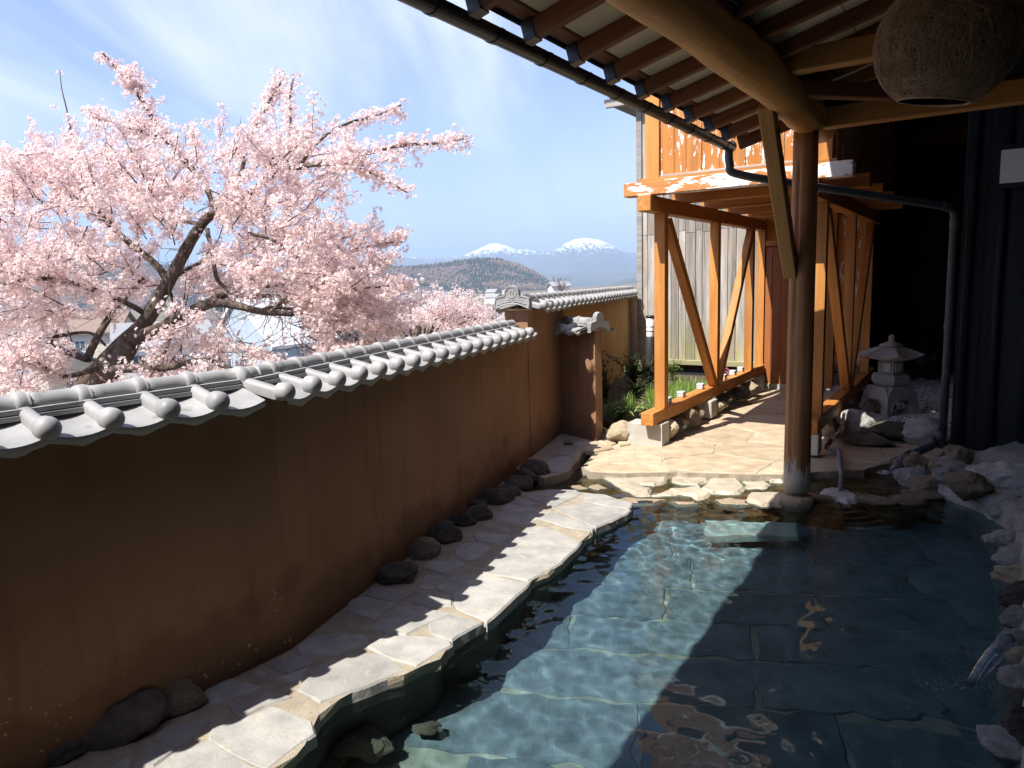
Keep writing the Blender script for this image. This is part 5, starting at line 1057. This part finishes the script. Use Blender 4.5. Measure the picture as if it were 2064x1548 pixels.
limbs = [  # pixel line, depths ahead, radius in pixels at both ends
 ([(10, 1100), (60, 930), (140, 815), (215, 730), (265, 680), (300, 640), (335, 575), (372, 505), (405, 455), (436, 425), (482, 398)], 5.9, 6.3, 25, 7),
 ([(70, 1100), (120, 930), (180, 810), (225, 750), (262, 690)], 5.8, 6.0, 24, 20),
 ([(262, 690), (300, 672), (345, 652), (385, 628), (420, 612), (445, 612), (480, 618), (510, 626), (545, 630), (590, 632)], 6.0, 5.6, 15, 5),
 ([(410, 618), (440, 600), (470, 594), (510, 598), (550, 597)], 5.9, 6.3, 10, 4), ([(545, 630), (556, 612), (575, 600)], 5.65, 5.7, 5, 3), ([(520, 628), (545, 620), (590, 622)], 5.65, 5.9, 4, 3),
 ([(225, 748), (280, 742), (340, 738), (395, 732), (430, 730), (465, 742), (485, 758)], 5.7, 5.4, 10, 4),
 ([(175, 725), (205, 668), (232, 622), (260, 590), (290, 560)], 6.1, 6.9, 9, 3), ([(172, 725), (130, 706), (106, 682), (140, 672), (185, 672), (212, 698)], 6.0, 6.4, 6, 2.5),
 ([(340, 565), (280, 500), (225, 455), (170, 405), (110, 375), (50, 340), (0, 300)], 6.3, 6.6, 8, 3), ([(240, 470), (190, 430), (150, 350), (145, 270), (130, 190), (121, 140)], 6.5, 7.0, 4, .5),
 ([(436, 425), (425, 395), (380, 330), (340, 280), (300, 225), (262, 170), (205, 105)], 6.3, 6.4, 8, 2), ([(360, 305), (300, 270), (240, 250), (185, 238)], 6.3, 6.1, 4, 2), ([(470, 402), (490, 330), (510, 265), (535, 215), (572, 160)], 6.3, 6.8, 5, 1.6),
 ([(482, 398), (560, 352), (640, 328), (720, 310), (800, 297), (870, 288), (942, 277)], 6.3, 5.8, 7, 1.8), ([(620, 335), (690, 325), (740, 345), (822, 386)], 6.1, 5.7, 4, 1.6), ([(575, 345), (586, 270), (590, 200), (591, 148)], 6.2, 6.5, 4, 1.4), ([(600, 340), (650, 275), (700, 248), (760, 232), (808, 214)], 6.2, 6.6, 4, 1.4),
 ([(500, 470), (560, 490), (640, 545), (700, 510), (760, 496), (797, 488)], 6.4, 5.9, 4, 1.5), ([(420, 460), (440, 560), (480, 590), (560, 575), (660, 555), (740, 532), (806, 520)], 6.2, 5.7, 5, 1.5), ([(640, 560), (720, 580), (812, 574)], 5.9, 5.6, 3, 1.5), ([(600, 450), (680, 480), (738, 462)], 6.2, 6.1, 3, 1.3),
 ([(300, 640), (230, 600), (150, 570), (60, 560), (0, 570)], 6.1, 5.4, 6, 3), ([(200, 740), (120, 760), (60, 720), (0, 730)], 5.8, 5.3, 6, 3), ([(335, 575), (350, 640), (330, 720), (300, 790)], 6.1, 6.6, 4, 2), ([(405, 455), (330, 430), (260, 380), (215, 300)], 6.3, 7.2, 5, 2), ([(345, 560), (420, 520), (520, 505), (600, 470)], 6.3, 7.0, 5, 2)]
limb3 = []
for i, (px, d0, d1, r0_, r1_) in enumerate(limbs):
    n_ = len(px); P = [Vector(ond(x, y, d0 + (d1 - d0) * k / (n_ - 1))) for k, (x, y) in enumerate(px)]; sp = smoothpath(P, 5); m_ = len(sp)
    wobv = [Vector((mnoise.noise(p * 3.1), mnoise.noise(p * 3.1 + Vector((9, 0, 0))), mnoise.noise(p * 3.1 + Vector((0, 9, 0))))) * .03 for p in sp]; sp = [p + w * (.4 if i < 3 else 1) for p, w in zip(sp, wobv)]
    rr = [(r0_ + (r1_ - r0_) * (k / (m_ - 1)) ** .8) * (d0 + (d1 - d0) * k / (m_ - 1)) / F for k in range(m_)]; limb3.append((sp, rr, i))
    v, f = tubevf(sp, rr, 12 if i < 3 else 8, wob=.22 if i < 3 else .1); obj('trunk' if i < 2 else 'limb', v, f, M['bark'], tree, smooth=True)
def twig(p, d, L, r_, bloom=.05, dens=1.0, size=.0175, sub=2, Tv=None, Tf=None, B=None, start=.15):
    Tv = TV if Tv is None else Tv; Tf = TF if Tf is None else Tf; B = B or bl
    k = max(4, int(L / .08)); pts = [Vector(p)]; d = Vector(d).normalized()
    for i in range(k): d = (d + Vector(rng.normal(size=3)) * .13 + Vector((0, 0, .03))).normalized(); pts.append(pts[-1] + d * L / k)
    addtube(Tv, Tf, pts, [max(.0012, r_ * (1 - .8 * i / k)) for i in range(k + 1)], 4)
    s = start * L
    while s < L:
        t = s / L * k; i = min(k - 1, int(t)); q = pts[i].lerp(pts[i + 1], t - i); B.cluster(q + Vector(rng.normal(size=3)) * bloom * .35, bloom * rng.uniform(.7, 1.15), int(rng.integers(6, 12)), size); s += .043 / dens * rng.uniform(.6, 1.4)
    if sub:
        for _ in range(int(rng.integers(1, 4))):
            i = int(rng.integers(1, k)); dd = (d + Vector(rng.normal(size=3)) * .75).normalized(); twig(pts[i], dd, L * rng.uniform(.3, .6), r_ * .6, bloom, dens, size, 0, Tv, Tf, B, .05)
HOLES = [[(478, 615), (560, 600), (640, 640), (640, 705), (560, 725), (470, 690)], [(200, 640), (330, 560), (360, 600), (330, 690), (180, 800), (100, 800)], [(385, 410), (440, 420), (400, 520), (340, 600), (300, 590)], [(130, 640), (215, 640), (215, 700), (130, 700)], [(400, 610), (560, 590), (600, 640), (420, 650)]]
GAPS = [[(480, 622), (556, 614), (604, 642), (640, 690), (604, 722), (520, 704), (472, 690)], [(135, 642), (222, 640), (232, 690), (150, 700)], [(212, 690), (296, 612), (340, 540), (396, 442), (436, 418), (424, 470), (372, 545), (332, 640), (272, 704), (190, 800), (120, 800)], [(420, 604), (540, 618), (592, 628), (540, 638), (420, 626)], [(672, 664), (722, 666), (726, 690), (676, 692)]]
def inpoly(x, y, poly):
    c = False; j = len(poly) - 1
    for i in range(len(poly)):
        if (poly[i][1] > y) != (poly[j][1] > y) and x < (poly[j][0] - poly[i][0]) * (y - poly[i][1]) / (poly[j][1] - poly[i][1]) + poly[i][0]: c = not c
        j = i
    return c
def pix(P): v = np.array(P) - CAM; z = v @ fw; return CX + F * (v @ rt) / z, CY - F * (v @ up) / z
# blossom along the thin outer limbs
for sp, rr, i in limb3:
    if i < 3 or i in (3, 4, 5, 6, 8): continue
    m_ = len(sp); Ltot = sum((sp[k + 1] - sp[k]).length for k in range(m_ - 1)); s0 = .30 if i not in (10, 16) else .30; end = {10: .62, 16: .82}.get(i, 1.0)
    for k in range(int(m_ * s0), m_ - 1):
        if k / m_ > end: continue
        seg = (sp[k + 1] - sp[k]).length; n_ = seg / .015
        for _ in range(int(n_ + rng.random())):
            q = sp[k].lerp(sp[k + 1], rng.random()); bl.cluster(q + Vector(rng.normal(size=3)) * .05 * (1 - .4 * k / m_), .075 * rng.uniform(.7, 1.2) * (1 - .3 * k / m_), int(rng.integers(7, 13)), .0175)
        if rng.random() < .42 and k / m_ < .9 and i not in (16,):
            d = (sp[k + 1] - sp[k]).normalized(); twig(sp[k], d + Vector(rng.normal(size=3)) * .55 + Vector((0, 0, .15)), rng.uniform(.16, .42) * (1.1 - .5 * k / m_), .005, .05, 1.0, .0175, 1)
for x, y, d in ((591, 150, 6.5), (122, 145, 7.0), (806, 214, 6.6), (62, 238, 6.6), (110, 215, 6.8)): bl.cluster(ond(x, y, d), .035, 7, .016)
# fill of sprays through the crown
CR = [(-60, 330), (60, 300), (130, 340), (200, 290), (330, 260), (420, 320), (480, 270), (560, 290), (640, 290), (690, 330), (640, 420), (700, 520), (760, 560), (770, 610), (700, 700), (620, 735), (520, 770), (420, 800), (-60, 830)]
cnt = 0
while cnt < 430:
    x, y = rng.uniform(-60, 780), rng.uniform(250, 830)
    if not inpoly(x, y, CR): continue
    if any(inpoly(x, y, h) for h in HOLES) and rng.random() < .93: continue
    low_ = y > 600
    dep = rng.uniform(5.3, 7.6); P = Vector(ond(x, y, dep)); cen = Vector(ond(330, 600, 6.4)); d = (P - cen).normalized() + Vector(rng.normal(size=3)) * .5
    L = rng.uniform(.25, .6); e = pix(P + d.normalized() * L)
    if any(inpoly(e[0], e[1], h) for h in HOLES) and rng.random() < .85: continue
    twig(P - d.normalized() * L * .4, d, L, .006, .06, rng.uniform(.7, 1.2), .0175, 1); cnt += 1
# lower sprays to the right along the top of the wall
for x0, y0, x1, y1, d in ((560, 600, 700, 640, 6.0), (600, 640, 760, 650, 6.3), (640, 600, 800, 640, 6.4), (680, 640, 830, 640, 6.8), (600, 700, 680, 720, 6.0), (640, 680, 700, 740, 6.0), (560, 740, 640, 760, 5.8), (600, 590, 760, 600, 6.2), (660, 610, 820, 625, 6.6), (720, 650, 830, 665, 7.0), (700, 680, 790, 690, 6.6), (610, 660, 700, 690, 6.1)):
    for _ in range(4):
        a_, b = Vector(ond(x0 + rng.normal() * 14, y0 + rng.normal() * 14, d + rng.normal() * .3)), Vector(ond(x1 + rng.normal() * 20, y1 + rng.normal() * 18, d + rng.normal() * .3)); twig(a_, b - a_, (b - a_).length, .005, .06, 1.0, .0175, 1, start=.0)
# bare twigs hanging round the fork
for _ in range(150):
    sp, rr, i = limb3[int(rng.integers(0, 7))]; k = int(rng.integers(len(sp) // 4, len(sp))); p = sp[k]; d = Vector(rng.normal(size=3)) + Vector((0, 0, -.5)); L = rng.uniform(.1, .45); n_ = 5; pts = [p]; d.normalize()
    for j in range(n_): d = (d + Vector(rng.normal(size=3)) * .35).normalized(); pts.append(pts[-1] + d * L / n_)
    addtube(TV, TF, pts, [.004 * (1 - .7 * j / n_) for j in range(n_ + 1)], 3)
bl.build('blossom', tree, GAPS); tag(obj('twigs', TV, TF, M['twig'], tree, smooth=True), kind='stuff')
# smaller cherry farther along the wall
t2 = thing('cherry_tree', 'smaller pale pink cherry tree farther down the slope, seen low over the wall', 'tree', (*ond(860, 700, 13.)[:2], ground_h(*ond(860, 700, 13.)[:2])))
b2 = Bloom(); V2, F2 = [], []; g0 = Vector((*ond(850, 700, 13.)[:2], ground_h(*ond(850, 700, 13.)[:2])))
trk = smoothpath([g0, Vector(ond(848, 760, 13)), Vector(ond(840, 690, 13)), Vector(ond(846, 650, 13))], 4); v, f = tubevf(trk, [.10 - .06 * i / len(trk) for i in range(len(trk))], 8, wob=.15); obj('trunk', v, f, M['bark'], t2, smooth=True)
for x, y in ((800, 622), (770, 640), (830, 612), (870, 620), (900, 618), (925, 624), (960, 628), (990, 622), (880, 645), (940, 648), (820, 650), (760, 660), (1000, 640), (900, 640), (850, 632), (780, 650), (975, 640)):
    e = Vector(ond(x, y, 13 + rng.normal() * .7)); b0 = Vector(ond(846 + (x - 846) * .25, 690, 13)); pth_ = smoothpath([b0, b0.lerp(e, .5) + Vector((0, 0, .1)), e], 4); v, f = tubevf(pth_, [.02 - .012 * i / len(pth_) for i in range(len(pth_))], 6); obj('limb', v, f, M['bark'], t2, smooth=True)
    for _ in range(7): twig(b0.lerp(e, rng.uniform(.55, 1.0)), Vector(rng.normal(size=3)) + (e - b0).normalized() * .8, rng.uniform(.25, .6), .006, .085, .8, .019, 1, V2, F2, b2, .05)
b2.build('blossom', t2); tag(obj('twigs', V2, F2, M['twig'], t2, smooth=True), kind='stuff')
# thin bare tree beyond it
def bare_tree(label, x, y, d, H, seed):
    r_ = np.random.default_rng(seed); p = ond(x, y, d); g = ground_h(p[0], p[1]); t_ = thing('bare_tree', label, 'tree', (p[0], p[1], g)); V, Fc = [], []; top = p[2]
    trunk = [Vector((p[0], p[1], g + (top - g) * t)) + Vector((r_.normal() * .06, r_.normal() * .06, 0)) for t in np.linspace(0, 1, 7)]; v, f = tubevf(trunk, [.05 * (1 - .6 * t) * d / 30 + .02 for t in np.linspace(0, 1, 7)], 6); obj('trunk', v, f, M['bark'], t_, smooth=True)
    def rec(p, dr, L, r_a, lv):
        q = p + dr * L; addtube(V, Fc, [p, p + dr * L * .5 + Vector(r_.normal(size=3)) * L * .04, q], [r_a, r_a * .8, r_a * .6], 3)
        if lv: 
            for _ in range(3): rec(p + dr * L * r_.uniform(.4, 1), (dr + Vector(r_.normal(size=3)) * .45).normalized(), L * r_.uniform(.5, .75), r_a * .55, lv - 1)
    for _ in range(9): rec(trunk[int(r_.integers(3, 7))], Vector((r_.normal() * .5, r_.normal() * .5, 1)).normalized(), H * r_.uniform(.25, .5), .012 * d / 20, 3)
    obj('crown', V, Fc, M['twig'], t_)
bare_tree('thin leafless tree rising above the far end of the pink blossom', 965, 640, 22, 1.6, 1)
bare_tree('leafless tree with reddish twigs beside the distant white tower', 1128, 596, 40, 1.6, 2)

# ================================================================ TOWN BELOW
def house(label, x, y, d, w, dp, hw, hr, rot, wall, roofm, name='house', wins=6, flat=False, over=.5, floors=2):
    """x, y: pixel of the eave's middle; d metres ahead; walls reach down to the slope"""
    p = ond(x, y, d); g = min(ground_h(p[0], p[1]), p[2] - 2) - 1; H = p[2] - g; base = Vector((p[0], p[1], g)); t_ = thing(name, label, 'house', base, None); Mh = Matrix.Translation(base) @ Matrix.Rotation(rad(rot), 4, 'Z')
    hx, hy = w / 2, dp / 2
    if flat:
        v, f = boxvf(w, dp, H); obj('wall', v, f, M[wall], t_, Mh @ Matrix.Translation((0, 0, H / 2))); v, f = boxvf(w + .4, dp + .4, .4); rf = obj('roof', v, f, M[roofm], t_, Mh @ Matrix.Translation((0, 0, H + .2)))
    else:
        v = [(-hx, -hy, 0), (hx, -hy, 0), (hx, hy, 0), (-hx, hy, 0), (-hx, -hy, H), (hx, -hy, H), (hx, hy, H), (-hx, hy, H), (-hx, 0, H + hr), (hx, 0, H + hr)]
        obj('wall', v, [(0, 1, 5, 4), (2, 3, 7, 6), (1, 2, 6, 9, 5), (3, 0, 4, 8, 7)], M[wall], t_, Mh)
        k = hr / hy; v, f = [], []
        for s in (-1, 1): b = len(v); v += [(-hx - over, s * (hy + over), H - k * over + .06), (hx + over, s * (hy + over), H - k * over + .06), (hx + over, 0, H + hr + .06), (-hx - over, 0, H + hr + .06)] + [(-hx - over, s * (hy + over), H - k * over + .3), (hx + over, s * (hy + over), H - k * over + .3), (hx + over, 0, H + hr + .34), (-hx - over, 0, H + hr + .34)]; f += [tuple(b + i for i in q) for q in ((0, 1, 2, 3), (4, 5, 6, 7), (0, 1, 5, 4), (0, 4, 7, 3), (1, 2, 6, 5))]
        obj('roof', v, f, M[roofm], t_, Mh)
    k = 0
    for fl in range(floors):
        for s in range(wins):
            side = s % 3; zz = H - 1.5 - 2.8 * fl
            if side == 0: Mw = Mh @ Matrix.Translation((-hx * .55 + hx * 1.1 * (s / max(1, wins - 1)), -hy - .02, zz))
            elif side == 1: Mw = Mh @ Matrix.Translation((hx + .02, -hy * .5 + hy * (s / max(1, wins - 1)), zz)) @ Matrix.Rotation(rad(90), 4, 'Z')
            else: Mw = Mh @ Matrix.Translation((-hx - .02, -hy * .5 + hy * (s / max(1, wins - 1)), zz)) @ Matrix.Rotation(rad(-90), 4, 'Z')
            v, f = boxvf(1.3, .10, 1.1); wo = obj('window', v, f, M['h_frame'], t_, Mw)
            for q in (-.3, .3): v, f = boxvf(.52, .12, .92); obj('pane', v, f, M['h_glass'], wo, Mw @ Matrix.Translation((q, 0, 0)))
    return t_, Mh, H
# white-roofed house with pale blue siding, its boards built one by one on the gable
hb, Mh, H = house('white-roofed house with pale blue horizontal siding seen below the cherry branch', 555, 690, 62, 7.5, 7.0, 5, 3.9, 62, 'h_blue', 'h_white', over=.25, wins=6)
for k in range(26):
    z = H - 6 + .38 * k
    if z > H + 3.5: break
    wv = 7.0 if z < H else 7.0 * max(0, 1 - (z - H) / 3.9)
    if wv > .3: v, f = boxvf(.06, wv - .04, .05); obj('siding_lap', v, f, M['h_blue'], hb, Mh @ Matrix.Translation((3.77, 0, z)))
    v, f = boxvf(7.4, .06, .05)
    if z < H - .3: obj('siding_lap', v, f, M['h_blue'], hb, Mh @ Matrix.Translation((0, -3.52, z)))
house('tall grey block with a plain beige corner behind the blue siding house', 655, 690, 75, 6, 6, 6, 1, 30, 'h_cream', 'h_grey', flat=True, floors=3)
house('pale grey flat building above the white roof, behind the cherry limb', 478, 602, 120, 10, 9, 6, 1, 20, 'h_grey', 'h_white', flat=True, floors=3)
house('small dark gabled house half hidden by low blossom', 703, 676, 70, 4.5, 4, 3, 1.3, 75, 'h_dark', 'h_dark', over=.4, floors=1)
house('cream house with brown tiled roof seen through the left cherry branches', 175, 668, 95, 10, 8, 5, 2.2, 10, 'h_cream', 'h_brownroof')
house('blue-roofed house low on the left among the blossom', 95, 742, 85, 9, 7, 4, 2, -20, 'h_beige', 'h_blueroof')
house('white house with grey roof behind the cherry trunk', 330, 690, 80, 9, 8, 5, 2, 25, 'h_white', 'h_greyroof')
house('long beige low building beyond the smaller cherry tree', 930, 660, 95, 16, 7, 3, 1, 12, 'h_beige', 'h_brownroof', flat=True, floors=1)
house('cream building with balconies past the blossom over the wall', 760, 640, 150, 12, 9, 6, 1, 20, 'h_cream', 'h_white', flat=True, floors=3)
house('white block beside the ridge end tile of the taller wall', 1005, 624, 140, 12, 10, 6, 1, 25, 'h_white', 'h_grey', flat=True, floors=3)
house('white tower-like building with small roof on the distant rise right of the hill', 1126, 578, 130, 3.0, 3.0, 6, .6, 15, 'h_white', 'h_greyroof', over=.3, wins=3)
cols = [('h_white', 'white'), ('h_cream', 'cream'), ('h_beige', 'beige'), ('h_grey', 'grey')]; rfs = [('h_greyroof', 'grey'), ('h_brownroof', 'brown'), ('h_blueroof', 'blue'), ('h_white', 'white')]
r_ = np.random.default_rng(77)
for k in range(16):
    x = r_.uniform(760, 1060) if k < 11 else r_.uniform(380, 760); d = 170 * (1300 / 170) ** r_.random(); p = ond(x, 640, d); g = ground_h(p[0], p[1]); hh = r_.uniform(4, 8)
    v_ = np.array([p[0], p[1], g + hh]); xx, yy = pix(v_); (w_, wl_), (rf_, rl_) = cols[k % 4], rfs[(k // 4 + k) % 4]
    house('distant %s-walled house with %s roof in the valley below the hill' % (wl_, rl_), xx, yy, d, r_.uniform(8, 16), r_.uniform(7, 10), hh, r_.uniform(1.5, 3), r_.uniform(0, 180), w_, rf_, wins=4, floors=2)[0]['group'] = 'houses of the valley town'
# ================================================================ HAZE
def m_haze():
    m = newmat('valley_haze'); t = NT(m); vv = t.n('ShaderNodeVolumePrincipled', {'Color': (.55, .74, 1.0, 1), 'Density': 9.0e-5, 'Anisotropy': 0.0}); o = t.n('ShaderNodeOutputMaterial'); t.t.links.new(vv.outputs[0], o.inputs['Volume']); return m
v, f = boxvf(62000, 62000, 1720); tag(obj('haze', v, f, m_haze(), None, Matrix.Translation((0, 15000, 1720 / 2 - 80))), 'pale blue haze lying over the valley', 'haze', kind='stuff')
